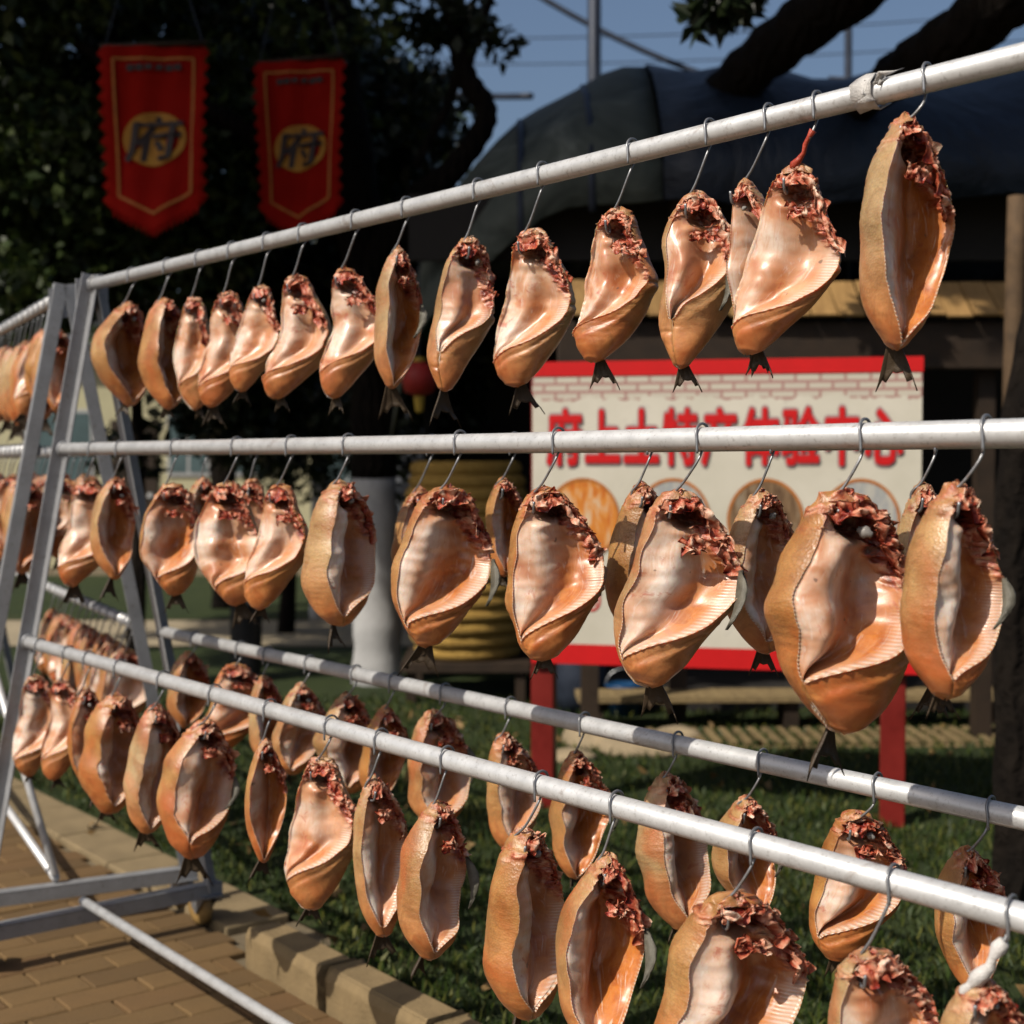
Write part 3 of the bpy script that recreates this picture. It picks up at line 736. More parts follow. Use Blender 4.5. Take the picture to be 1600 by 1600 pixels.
    return me, dict(a=a, b=b, cx=cx, cy=cy, t=t[:, 0], lo=lo, hi=hi - 2 * np.pi, D=D)

def fish_extras(root, kind, L, W, info, seed, near):
    r = np.random.default_rng(seed + 999); t = info['t']
    def pt(tt, th, k=1.0):
        g = lambda arr: np.interp(tt, t, arr[:, 0])
        return Vector((g(info['cx']) + g(info['a']) * math.sin(th) * k, g(info['cy']) - g(info['b']) * math.cos(th) * k, -tt * L))
    # torn flesh of the head: a crumpled sheet over the top and another down the right-hand edge
    def rnd2(m, k, gx, gy):          # smooth random field m x k from a gx x gy grid
        g = r.normal(0, 1, (gx + 1, gy + 1)); xs = np.linspace(0, gx - 1e-6, m); ys = np.linspace(0, gy - 1e-6, k)
        i, j = xs.astype(int), ys.astype(int); fx = (xs - i)[:, None]; fy = (ys - j)[None, :]; fx = fx * fx * (3 - 2 * fx); fy = fy * fy * (3 - 2 * fy)
        q = lambda a_, b_: g[np.ix_(i + a_, j + b_)]
        return q(0, 0) * (1 - fx) * (1 - fy) + q(1, 0) * fx * (1 - fy) + q(0, 1) * (1 - fx) * fy + q(1, 1) * fx * fy
    mb = MB(); HG = []
    def patch(base, m, k, amp):
        n1, n2, n3, n4 = rnd2(m, k, 5, 3), rnd2(m, k, 12, 6), rnd2(m, k, m // 2, k // 2), r.normal(0, 1, (m, k))
        h = .55 * n1 + .55 * n2 + .42 * n3 + .12 * n4; sx, sz = rnd2(m, k, 9, 5), rnd2(m, k, 9, 5)
        V = []
        for i in range(m):
            for j in range(k):
                p_, o_ = base(i / (m - 1), j / (k - 1)); e = 1.0 if 0 < j < k - 1 and 0 < i < m - 1 else 1.6
                V.append(tuple(p_ + o_ * (amp * h[i, j]) + Vector((sx[i, j], 0, sz[i, j])) * amp * .55 * e))
        k2 = len(V); B = [tuple(Vector(v) + Vector((0, W * .025, 0))) for v in V]
        F = [(i*k+j, i*k+j+1, (i+1)*k+j+1, (i+1)*k+j) for i in range(m-1) for j in range(k-1)]
        F += [tuple(k2 + x for x in f_[::-1]) for f_ in F]
        bd = list(range(k)) + [i*k+k-1 for i in range(1, m)] + [(m-1)*k+j for j in range(k-2, -1, -1)] + [i*k for i in range(m-2, 0, -1)]
        F += [(bd[x], bd[(x+1) % len(bd)], k2 + bd[(x+1) % len(bd)], k2 + bd[x]) for x in range(len(bd))]
        mb.add(V + B, F); HG.extend(list(.5 + .32 * h.ravel()) * 2)
    lo_at = lambda tt: np.interp(tt, t, info['lo'][:, 0]); hi_at = lambda tt: np.interp(tt, t, info['hi'][:, 0])
    top0, top1, end = r.uniform(.035, .05), r.uniform(.095, .13), r.uniform(.32, .46); wid = r.uniform(.35, .65)
    def hood(u_, v_):
        th = hi_at(.1) * .85 + (lo_at(.1) - hi_at(.1) * .85) * u_; tt = top0 + (top1 - top0) * v_
        return pt(tt + .015 * math.sin(u_ * 7), th, 1.0 - .18 * v_), Vector((math.sin(th) * .5, -1, .35)).normalized()
    def side_(u_, v_):
        tt = .075 + (end - .075) * u_; th = lo_at(tt) + .10 - wid * (1 - .55 * u_) * v_
        return pt(tt, th, 1.01 - .22 * v_), Vector((.55, -.8, .1)).normalized()
    m, k = (34, 10) if near else (18, 6)
    patch(hood, m, k, W * .030); patch(side_, int(m * 1.3), k, W * .038)
    if r.uniform() < .6:             # a tongue of flesh below the throat
        tc_ = r.uniform(.20, .25)
        patch(lambda u_, v_: (pt(tc_ + .06 * v_, -.25 + .95 * u_, .62), Vector((0, -1, .2))), m // 2, k, W * .032)
    go = mb.build('gill', M['gill'], root, True)
    ha = go.data.attributes.new('hgt', 'FLOAT', 'POINT'); ha.data.foreach_set('value', np.array(HG, np.float32))
    # clouded eye or joint in the head cavity
    if seed % 4 == 0:
        e = MB(); rr = W * .04; e.lathe([(rr * math.sin(a_) * (1 + .25 * math.sin(a_ * 5)), -rr * 1.4 * math.cos(a_)) for a_ in np.linspace(.05, 3.09, 8)], 10)
        eo = e.build('eye', M['eye'], root, True); eo.location = pt(r.uniform(.12, .19), r.uniform(.2, .9), .52); eo.rotation_euler = (r.uniform(0, 3), r.uniform(0, 3), 0)
    # tail fin
    p0 = pt(.93, 3.14, .6); fl = L * r.uniform(.15, .30); V, F = [], []
    rows, cols = 7, 9; tw = r.uniform(-.8, .8); lean = r.uniform(-.25, .25)
    for i in range(rows):
        f = i / (rows - 1)
        for j in range(cols):
            g = j / (cols - 1) * 2 - 1
            sp = (.05 + .30 * f ** 1.1) * fl * 1.3 * g; z = -f * fl * (1 - .32 * (1 - abs(g)) * f) * (.93 + .07 * math.cos(j * 3.1))
            yy = .10 * fl * math.sin(3 * f + g) * f + .004 * (j % 2)
            V.append((sp * math.cos(tw) - yy * math.sin(tw) + lean * f * fl, sp * math.sin(tw) + yy * math.cos(tw), z))
    F = [(i*cols+j, i*cols+j+1, (i+1)*cols+j+1, (i+1)*cols+j) for i in range(rows-1) for j in range(cols-1)]
    o = MB().add(V, F).build('tail_fin', M['fin'], root, True); o.location = p0
    so = o.modifiers.new('thick', 'SOLIDIFY'); so.thickness = .002
    # pectoral fin hanging from the right-hand edge
    if seed % 2 and kind != 'P':
        tt = r.uniform(.36, .46); th = np.interp(tt, t, info['lo'][:, 0]) - .05
        p1 = pt(tt, th, .97); fl = L * r.uniform(.24, .34); V = []
        d = Vector((-r.uniform(.15, .5), -.25, -1)).normalized(); ex = Vector((.75, -.5, .25)).normalized()
        wd = [.25, .75, 1.0, .92, .66, .34, .05]
        for i, k in enumerate(wd):
            f = i / 6; c = p1 + d * fl * f + Vector((.012 * math.sin(f * 3), -.012 * math.sin(f * 2.4), 0))
            V += [tuple(c - ex * k * fl * .11), tuple(c + Vector((.004, -.006 * k, 0))), tuple(c + ex * k * fl * .10)]
        F = [(i*3+j, i*3+j+1, (i+1)*3+j+1, (i+1)*3+j) for i in range(6) for j in range(2)]
        o = MB().add(V, F).build('pectoral_fin', M['fin_grey'], root, True)
        so = o.modifiers.new('thick', 'SOLIDIFY'); so.thickness = .0016

NUM = ['first', 'second', 'third', 'fourth', 'fifth', 'sixth', 'seventh', 'eighth', 'ninth', 'tenth', 'eleventh', 'twelfth', 'thirteenth', 'fourteenth', 'fifteenth', 'sixteenth', 'seventeenth', 'eighteenth']
LOOK = {'P': 'pale wide-open split fish', 'S': 'split fish with tan scaly flank', 'M': 'split fish with beaded seam', 'N': 'narrow folded orange fish', 'V': 'tapering pale-chested fish'}
RAILN = {'T': 'top rail', 'M': 'front middle rail', 'R': 'rear middle rail', 'L': 'front lower rail', 'B': 'rear lower rail'}
wl_ = lambda h: RW * (RH - h) / (RH - RB)
RAIL = {'T': (0, RH), 'M': (-wl_(RM), RM), 'R': (wl_(RM), RM), 'L': (-wl_(RL), RL), 'B': (wl_(RL), RL)}

def hang(A, u, w, rail, s, ztop, L, W, kind, yaw, seed, n, label, hlabel, group, near):
    o_, h_ = RAIL[rail]; r = random.Random(seed)
    g = A - u * s + w * o_
    root = empty('split_fish', (g.x, g.y, ztop), math.radians(yaw))
    tag(root, label, 'fish', 'split fish hung up to dry on ' + group)
    me, info = make_fish(kind, L, W, seed, n)
    link(bpy.data.objects.new('body', me), root)
    fish_extras(root, kind, L, W, info, seed, near)
    root.rotation_euler[1] = r.gauss(0, .06); root.rotation_euler[0] = r.gauss(0, .05); root.rotation_euler[2] += r.gauss(0, .09)
    # S-hook: loop round the pipe, slanting stem, J through the head
    rz = Matrix.Rotation(math.radians(yaw), 3, 'Z')
    E = Vector((g.x, g.y, ztop)) + rz @ Vector((-W * .10, 0, -.034))
    ds = r.uniform(.015, .05); c = A - u * (s + ds) + w * o_ + Vector((0, 0, h_)); nf = -w
    q = PIPE + .0028; pts = []
    for k, ang in enumerate((-42, -10, 25, 60, 95, 130, 165, 200, 232)):
        a_ = math.radians(ang); pts.append(c + nf * math.cos(a_) * q + Vector((0, 0, math.sin(a_) * q)) - u * (.013 - .0026 * k))
    pts[0] = pts[0] + nf * .006 - Vector((0, 0, .012))
    top = c - Vector((0, 0, PIPE + .018)) + u * .006
    J = rz @ Vector((0, -1, 0)); side = rz @ Vector((-1, 0, 0))
    pts += [top, top.lerp(E, .5) + side * .003, E + Vector((0, 0, .018)) + side * .004, E + side * .003, E + J * .012 - Vector((0, 0, .010)), E + J * .026 - Vector((0, 0, .006)), E + J * .031 + Vector((0, 0, .010))]
    hk = MB().tube([p - c for p in spline(pts, 4)], .0023, 6).build('hook', M['wire'], None, True)
    hk.location = c
    tag(hk, hlabel, 'hook', 'wire hooks on ' + group)
    return root, hk

counts = {}
for q in FISH: counts[q[0]] = counts.get(q[0], 0) + 1
idx = {}
HOOKS = {}
for k, (rail, s, zt, L, W, kind, yaw) in enumerate(FISH):
    i = idx.get(rail, 0); idx[rail] = i + 1
    near = s > 1.5
    W = W * (1.10 if s < 1.6 else 1.0)
    big = ' large' if L > .305 and W > .16 else ''
    nth = NUM[i] + ' from left' if i < counts[rail] - 1 else 'last at the right'
    lab = '%s%s, %s on near rack\'s %s' % (big.strip() + ' ' if big else '', LOOK[kind], nth, RAILN[rail])
    hl = 'wire hook of the fish %s on near rack\'s %s' % (nth, RAILN[rail])
    HOOKS[rail, i] = hang(A1, U, W_, rail, s, zt, L, W, kind, yaw, 100 + k, 150 if near else 76, lab, hl, 'the near rack', near)
u2 = Vector((-math.sin(AZ2), math.cos(AZ2), 0)); w2_ = Vector((math.cos(AZ2), math.sin(AZ2), 0))
rr = random.Random(77)
for rail, cnt, st in (('T', 13, .13), ('M', 9, .16), ('R', 13, .12), ('B', 14, .10)):
    s = st
    for i in range(cnt):
        kind = rr.choice('PPSSN'); L = rr.uniform(.26, .31); W = rr.uniform(.11, .15)
        nth = NUM[i] + ' from near end'
        hang(A2, u2, w2_, rail, -s, RAIL[rail][1] - rr.uniform(.075, .105), L, W, kind, 15 + rr.uniform(-20, 35), 400 + int(s * 1000) % 97 + i * 101, 48,
             '%s, %s on farther rack\'s %s' % (LOOK[kind], nth, RAILN[rail]), 'wire hook of fish %s on farther rack\'s %s' % (nth, RAILN[rail]), 'the farther rack', False)
        s += rr.uniform(.085, .13)
# ------------------------------------------------------------------ sign board
def text_mesh(ch, off, ext):
    c = bpy.data.curves.new('t', 'FONT'); c.body = ch; c.size = 1; c.offset = off; c.extrude = ext; c.resolution_u = 2; c.fill_mode = 'FRONT' if ext == 0 else 'BOTH'
    o = bpy.data.objects.new('t', c); COL.objects.link(o)
    dg = bpy.context.evaluated_depsgraph_get(); dg.update()
    me = bpy.data.meshes.new_from_object(o.evaluated_get(dg))
    bpy.data.objects.remove(o); bpy.data.curves.remove(c)
    return me

def glyph(ch, fat, lift, mat, n=10):
    """A character thickened by laying shifted copies of it a hair's breadth behind each other."""
    me = text_mesh(ch, 0, 0); V = np.array([v.co for v in me.vertices]); F = [tuple(p.vertices) for p in me.polygons]; bpy.data.meshes.remove(me)
    mb = MB()
    for k in range(n + 1):
        a_ = 2 * math.pi * k / n; f = fat if k < n else 0
        mb.add(np.stack([V[:, 0] + f * math.cos(a_), V[:, 1] + f * math.sin(a_), V[:, 2] + lift - .0003 * (n - k)], 1), F)
    me = mb.mesh('letter'); me.materials.append(mat); return me

def disc(mb, cx, cz, rx, rz_, y, n=36):
    return mb.add([(cx + rx * math.cos(2*math.pi*k/n), y, cz + rz_ * math.sin(2*math.pi*k/n)) for k in range(n)], [tuple(range(n))])

def ring(mb, cx, cz, r0, r1, y, n=40, sq=1.0):
    V = []
    for k in range(n):
        a = 2 * math.pi * k / n
        V += [(cx + r0 * math.cos(a), y, cz + r0 * sq * math.sin(a)), (cx + r1 * math.cos(a), y, cz + r1 * sq * math.sin(a))]
    return mb.add(V, [(2*k, 2*k+1, (2*k+3) % (2*n), (2*k+2) % (2*n)) for k in range(n)])

pL, pR = at(832, 722, 6.15), at(1440, 722, 5.80)
SW = (Vector((pR.x - pL.x, pR.y - pL.y, 0))).length
sign = empty('sign_board', (pL.x, pL.y, .64), math.atan2(pR.y - pL.y, pR.x - pL.x))
tag(sign, 'white sign board with large red Chinese lettering and red bands on two red posts', 'sign')
SH = 1.285
MB().box((0, 0, .085), (SW, .03, SH - .062)).build('panel', M['sign_white'], sign)
MB().box((-.004, -.004, SH - .061), (SW + .004, .034, SH)).build('top_band', M['sign_red'], sign)
MB().box((-.004, -.004, 0), (SW + .004, .034, .084)).build('bottom_band', M['sign_red'], sign)
for xx in (.035, SW - .10): MB().box((xx - .05, .036, -.64), (xx + .05, .12, SH - .05)).build('post', M['red_paint'], sign, bevel=.006)
sx = SW / 608.0
for k, ch in enumerate('府上土特产体验中心'):
    cx = (885 + 62.3 * k - 832) * sx; w_, h_ = .155, .245
    for nm, off, yy, mt in (('letter_outline', .075, -.005, M['outline_grey']), ('letter', .034, -.010, M['sign_red'])):
        me = glyph(ch, off, 0, mt, 12)
        o = link(bpy.data.objects.new(nm, me), sign)
        o.rotation_euler = (math.pi / 2, 0, 0); o.scale = (w_, h_, 1); o.location = (cx - w_ * .5, yy, .872)
for k, (px, mt) in enumerate(((915, 'food_orange'), (1060, 'food_grey'), (1205, 'food_brown'), (1350, 'food_grey'))):
    cx = (px - 832) * sx; cz = .62
    disc(MB(), cx, cz, .148, .165, -.003).build('picture_disc', M[mt], sign)
    ring(MB(), cx, cz, .146, .158, -.005, sq=1.1).build('picture_ring', M['gold_cloth'], sign)
    bars = MB(); rq = random.Random(k)
    for j in range(4): bars.box((cx - .075 + j * .04, -.003, .40 + rq.uniform(0, .004)), (cx - .075 + j * .04 + .028, -.001, .435))
    bars.build('caption_print', M['print_dark'], sign)
    for j2 in range(3):
        lb = MB()
        for j in range(9): lb.box((cx - .085 + j * .019, -.003, .34 - j2 * .022), (cx - .085 + j * .019 + .013, -.001, .352 - j2 * .022))
        lb.build('small_print', M['outline_grey'], sign)
    seal = MB(); ring(seal, cx + .04, .275, .03, .038, -.003, 12, 1.3)
    for j in range(3): seal.box((cx + .02, -.003, .255 + j * .018), (cx + .06, -.002, .262 + j * .018))
    seal.build('seal_print', M['sign_red'], sign)

# ------------------------------------------------------------------ banners
def banner(c, w, h, rz, label):
    root = empty('banner', c, rz); tag(root, label, 'banner', 'red pennant banners under the dark tree')
    # cloth with a pointed lower edge and toothed sides, slightly billowed
    nx, nz = 17, 67; V, F = [], []
    for i in range(nz):
        f = i / (nz - 1)
        for j in range(nx):
            g = j / (nx - 1) * 2 - 1
            tooth = 0 if abs(g) < .99 else ((.065 * w * (1 - 2 * abs((f * 11) % 1 - .5))))
            z = -f * h * (.86 + .14 * (1 - abs(g)))
            V.append((g * w / 2 + math.copysign(tooth, g), .03 * math.sin(f * 4 + g * 2) + .012 * math.sin(g * 9 + f * 3), z))
    F = [(i*nx+j, i*nx+j+1, (i+1)*nx+j+1, (i+1)*nx+j) for i in range(nz-1) for j in range(nx-1)]
    o = MB().add(V, F).build('cloth', M['banner'], root, True); o.modifiers.new('t', 'SOLIDIFY').thickness = .003
    surf = lambda x, z: .03 * math.sin(-z / h * 4 + x / w * 4) + .012 * math.sin(x / w * 18 - z / h * 3) - .012
    # teeth along the lower edge
    fr = MB()
    for j in range(9):
        for sg in (-1, 1):
            g = sg * (j + .5) / 9.5; z = -h * (.86 + .14 * (1 - abs(g)))
            x = g * w / 2; fr.add([(x - .03 * w, surf(x, z) + .012, z + .01), (x + .03 * w, surf(x, z) + .012, z + .01), (x, surf(x, z) + .012, z - .05 * w - .02)], [(0, 1, 2)])
    fr.build('fringe', M['banner'], root)
    # gold border line
    m = .105 * w; pts = [(-w/2+m, -m*1.2), (w/2-m, -m*1.2), (w/2-m, -h*.80), (0, -h*.905), (-w/2+m, -h*.80), (-w/2+m, -m*1.2)]
    bd = MB()
    for (x0, z0), (x1, z1) in zip(pts, pts[1:]):
        k = 8
        for q in range(k):
            a_, b_ = q / k, (q + 1) / k; xa, za, xb, zb = x0+(x1-x0)*a_, z0+(z1-z0)*a_, x0+(x1-x0)*b_, z0+(z1-z0)*b_
            bd.bar((xa, surf(xa, za), za), (xb, surf(xb, zb), zb), .026 * w, .004, up=(0, 1, 0))
    bd.build('border', M['gold_cloth'], root)
    cz = -h * .50
    def wrap(me):
        for v in me.vertices: pass
    mb = MB(); n = 40; rings = [0, .5, 1]; V = [(0, surf(0, cz) - .006, cz)]
    for k in range(n):
        a_ = 2*math.pi*k/n; x, z = .335*w*math.cos(a_), cz + .335*w*.80*math.sin(a_); V.append((x, surf(x, z) - .006, z))
    mb.add(V, [(0, 1 + k, 1 + (k + 1) % n) for k in range(n)]).build('disc', M['disc'], root)
    me = glyph('府', .022, 0, M['print_dark'], 8)
    for v in me.vertices:
        x, z = (v.co.x - .5) * .60 * w, cz + (v.co.y - .38) * .46 * w
        v.co = (x + .15 * (z - cz), surf(x, z) - .012 - v.co.z, z)
    link(bpy.data.objects.new('emblem', me), root)
    pr = MB(); rq = random.Random(2)
    for j in range(6):
        x = -.27 * w + j * .095 * w; z = -.115 * h
        pr.box((x, surf(x, z) - .006, z - .03 * w * rq.uniform(.8, 1.2)), (x + .075 * w, surf(x, z) - .003, z + .03 * w))
    pr.build('small_print', M['print_dark'], root)
    MB().tube([(-w * .56, 0, .012), (w * .56, 0, .012)], .014, 8).build('top_bar', M['timber'], root, True)
    MB().tube([(-w * .5, 0, .02), (0, .0, 1.0)], .004, 5).build('cord', M['dark_metal'], root)
    MB().tube([(w * .5, 0, .02), (0, .0, 1.0)], .004, 5).build('cord', M['dark_metal'], root)
    return root
b1 = at(240, 72, 8.6); banner(b1, .60, 1.10, -.12, 'left red pennant banner with a yellow disc bearing a dark character')
b2 = at(468, 95, 9.0); banner(b2, .545, 1.08, -.30, 'right red pennant banner with a yellow disc, nearer the tree limb')

# ------------------------------------------------------------------ trees
def tree(name, label, base, trunk_pts, radii, lumps, nleaf, size, mat, seed, wash=0, limbs=(), group='trees round the yard', aspect=.5):
    root = empty(name, base); tag(root, label, 'tree', group)
    B = Vector(base)
    loc = lambda p: Vector(p) - B
    sp = spline([loc(p) for p in trunk_pts], 8); k = len(sp)
    rad = list(np.interp(np.linspace(0, 1, k), np.linspace(0, 1, len(radii)), radii))
    rad = [q * (1 + .06 * math.sin(i * 1.7 + seed)) for i, q in enumerate(rad)]
    if wash:
        lo = [(p, q) for p, q in zip(sp, rad) if p.z <= wash]; hi = [(p, q) for p, q in zip(sp, rad) if p.z >= lo[-1][0].z]
        MB().tube([p for p, _ in lo], [q for _, q in lo], 18).build('whitewashed_trunk', M['whitewash'], root, True)
        MB().tube([p for p, _ in hi], [q for _, q in hi], 18).build('trunk', M['bark'], root, True)
    else:
        MB().tube(sp, rad, 16).build('trunk', M['bark'], root, True)
    for pts, ra in limbs:
        q = spline([loc(p) for p in pts], 8); rr_ = np.interp(np.linspace(0, 1, len(q)), np.linspace(0, 1, len(ra)), ra)
        MB().tube(q, [x * (1 + .08 * math.sin(i * 1.9)) for i, x in enumerate(rr_)], 10).build('limb', M['bark'], root, True)
    if lumps:
        P = cloud(seed, lumps, nleaf) - np.array(base)
        leaf_mesh('crown', P, size, M[mat], root, seed, aspect)
    return root

tb = gz(590, 1068); tb2 = (tb.x, tb.y)
tz = lambda px, py, d: tuple(at(px, py, d))
# main tree with the whitewashed trunk, its crown filling the upper left
lm = lumps_in(1, (-2.75, 9.9, 4.9), (1.75, .9, 2.1), 60, .35, .65) + lumps_in(2, (-3.5, 9.6, 3.0), (1.1, .7, .9), 24, .25, .5)
tree('whitewashed_tree', 'dark tree with a broad whitewashed trunk behind the racks', (tb.x, tb.y, 0), [(tb.x, tb.y, -.05), (tb.x, tb.y, .6), (tb.x - .02, tb.y, 1.4), tz(580, 560, 9.6), tz(560, 330, 9.7), tz(520, 60, 9.8), tz(500, -200, 9.9)],
     [.175, .155, .15, .15, .16, .15, .10], lm, 46000, .105, 'leaf', 11, wash=1.42,
     limbs=[([tz(585, 420, 9.65), tz(640, 330, 9.5), tz(705, 268, 9.4), tz(752, 205, 9.4), tz(757, 165, 9.4), tz(728, 120, 9.4), tz(715, 60, 9.5), tz(690, -40, 9.6)], [.14, .125, .085, .075, .075, .075, .07, .05]),
            ([tz(725, 110, 9.4), tz(738, 75, 9.4), tz(752, 40, 9.4), tz(770, -10, 9.4)], [.05, .04, .03, .02]),
            ([tz(712, 120, 9.4), tz(700, 165, 9.4), tz(672, 215, 9.4), tz(650, 260, 9.4)], [.035, .03, .03, .03]),
            ([tz(520, 300, 9.7), tz(380, 200, 9.5), tz(200, 120, 9.3), tz(60, 20, 9.2)], [.10, .07, .05, .02])])
# twigs of leaves against the sky beside the limb
tw = lumps_in(5, at(772, 55, 9.3), (.16, .12, .10), 7, .06, .11) + lumps_in(6, at(700, 40, 9.5), (.22, .15, .30), 12, .08, .16) + lumps_in(7, at(660, 180, 9.6), (.12, .15, .35), 9, .08, .15)
tree('leafy_bough', 'small dark bough of leaves against the sky right of the tree', tz(690, -20, 9.6), [tz(690, -40, 9.6), tz(720, 20, 9.5), tz(760, 50, 9.4), tz(800, 40, 9.3)], [.025, .02, .012, .005], tw, 700, .10, 'leaf_dark', 12, aspect=.6)
tree('slim_tree', 'slim whitewashed tree trunk left of the broad one', tuple(gz(500, 968)), [gz(500, 968), at(501, 850, 13.7), at(500, 738, 13.7), at(503, 600, 13.7), at(510, 400, 13.7), at(520, 200, 13.7)],
     [.10, .09, .085, .085, .08, .06], lumps_in(8, at(470, 560, 13.9), (1.2, .8, .7), 22, .25, .5) + lumps_in(88, at(450, 250, 14.2), (1.8, .8, 1.4), 22, .4, .7), 9000, .09, 'leaf', 13, wash=1.40)
tree('brown_tree', 'bare brown tree trunk beyond the rack near the pale building', tuple(gz(355, 950)), [gz(355, 950), at(352, 850, 14.5), at(348, 700, 14.5), at(352, 560, 14.5), at(360, 300, 14.5)], [.16, .14, .13, .13, .1], lumps_in(9, at(330, 540, 14.8), (1.3, .8, .55), 20, .25, .5), 6000, .10, 'leaf', 14)
# unseen tree added left of the frame to shade the banners and yard
tree('added_shade_tree', 'unseen dense tree added beyond the frame at left to shade the banners', (-5.0, 7.6, 0), [(-5.0, 7.6, 0), (-5.0, 7.6, 2), (-4.7, 7.4, 4.2), (-4.0, 7.0, 6.5)], [.28, .24, .2, .1],
     lumps_in(15, (-3.75, 6.8, 6.7), (.95, 1.6, .9), 80, .32, .58), 34000, .18, 'leaf', 15)
# tree overhead at the right: two thick limbs cross the sky
tree('leaning_tree', 'dark leaning tree whose two thick limbs cross the sky at upper right', tuple(gz(1592, 1420)), [gz(1592, 1420), at(1590, 1100, 4.85), at(1588, 800, 4.85), at(1640, 500, 4.9), at(1760, 250, 5.2), at(1800, 60, 5.5)],
     [.085, .075, .07, .09, .12, .12], lumps_in(18, (.2, 6.6, 7.1), (3.4, 2.0, 1.1), 130, .45, .8), 34000, .20, 'leaf_dark', 18,  # crown out of view, added overhead to shade the tarpaulin roof
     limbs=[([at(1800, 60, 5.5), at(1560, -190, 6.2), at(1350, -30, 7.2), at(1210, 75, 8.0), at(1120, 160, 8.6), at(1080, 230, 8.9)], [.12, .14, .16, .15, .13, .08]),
            ([at(1800, 60, 5.5), at(1640, -30, 6.0), at(1500, 55, 6.8), at(1400, 118, 7.6), at(1340, 170, 8.2)], [.12, .13, .14, .12, .08])])
tree('hanging_twig', 'drooping twig of dark leaves at the top edge above the near rack', tz(1150, -60, 6.6), [tz(1180, -60, 6.6), tz(1150, -20, 6.6), tz(1110, 5, 6.6), tz(1080, 20, 6.6)], [.015, .012, .008, .004],
     lumps_in(19, at(1135, 0, 6.6), (.15, .08, .05), 12, .03, .07) + lumps_in(20, at(1085, 25, 6.6), (.05, .05, .05), 4, .02, .04), 330, .12, 'leaf_dark', 19, aspect=.42)

# hedge behind the yard
def hedge(name, label, c, R, n, nl, mat, seed, size=.09):
    P = cloud(seed, lumps_in(seed, c, R, nl, .3, .6), n); o = leaf_mesh('foliage', P - np.array([c[0], c[1], 0]), size, M[mat], None, seed)
    root = empty(name, (c[0], c[1], 0)); o.parent = root; tag(root, label, 'hedge')
    MB().tube([(0, 0, 0), (.05, 0, .8), (0, .05, c[2])], [.08, .06, .03], 8).build('stem', M['bark'], root)
    return root
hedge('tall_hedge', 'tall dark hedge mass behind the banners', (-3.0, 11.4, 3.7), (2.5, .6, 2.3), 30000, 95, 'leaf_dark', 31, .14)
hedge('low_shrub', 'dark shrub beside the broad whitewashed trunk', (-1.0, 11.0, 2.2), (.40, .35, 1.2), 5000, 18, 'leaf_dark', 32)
hedge('far_shrub', 'dim green shrub behind the fish left of the broad trunk', tuple(at(445, 655, 12.6)), (.55, .3, .5), 4500, 14, 'leaf_hedge', 33)

# ------------------------------------------------------------------ buildings
def building(name, label, c, w, d, h, rz, wall, roof, wins, door=None):
    root = empty(name, c, rz); tag(root, label, 'building')
    MB().box((-w/2, 0, 0), (w/2, d, h)).build('wall', wall, root)
    rf = MB().add([(-w/2-.3, -.35, h), (w/2+.3, -.35, h), (w/2+.3, d+.3, h), (-w/2-.3, d+.3, h), (-w/2-.3, d/2, h+.9), (w/2+.3, d/2, h+.9)], [(0, 1, 5, 4), (3, 4, 5, 2), (0, 4, 3), (1, 2, 5), (3, 2, 1, 0)])
    rf.build('roof', roof, root)
    for x, z, ww, hh in wins:
        wo = MB().box((x, -.03, z), (x + ww, -.004, z + hh)).build('window', M['whitewash'], root)
        n = 2
        for k in range(n): MB().box((x + .04 + k * (ww - .04) / n, -.036, z + .05), (x + (k + 1) * (ww - .04) / n, -.031, z + hh - .05)).build('pane', M['glass_dark'], wo)
    if door:
        x, ww, hh = door; do = MB().box((x, -.04, .02), (x + ww, -.004, hh)).build('door', M['timber'], root); MB().box((x + ww - .12, -.08, 1.0), (x + ww - .06, -.041, 1.06)).build('handle', M['galv'], do)
    return root
cb = building('cream_building', 'pale cream low building seen between the fish at left', (-4.55, 20.5, 0), 6.2, 4, 3.1, 0, M['cream'], M['roof_tile'], [(-2.4, 1.15, 1.0, 1.1), (-.35, 1.3, .6, 1.0), (.55, 1.3, .6, 1.0), (1.7, 1.15, 1.0, 1.1)], (-1.15, .65, 2.1))
ring(MB(), 1.35, 2.05, .10, .18, -.02, 20).build('wall_clock', M['print_dark'], cb)
building('grey_building', 'grey rendered house with a dark eave behind the tree limb', (-.65, 15.2, 0), 1.9, 3, 3.55, 0, M['greywall'], M['roof_tile'], [(.2, 1.3, .5, .9)])

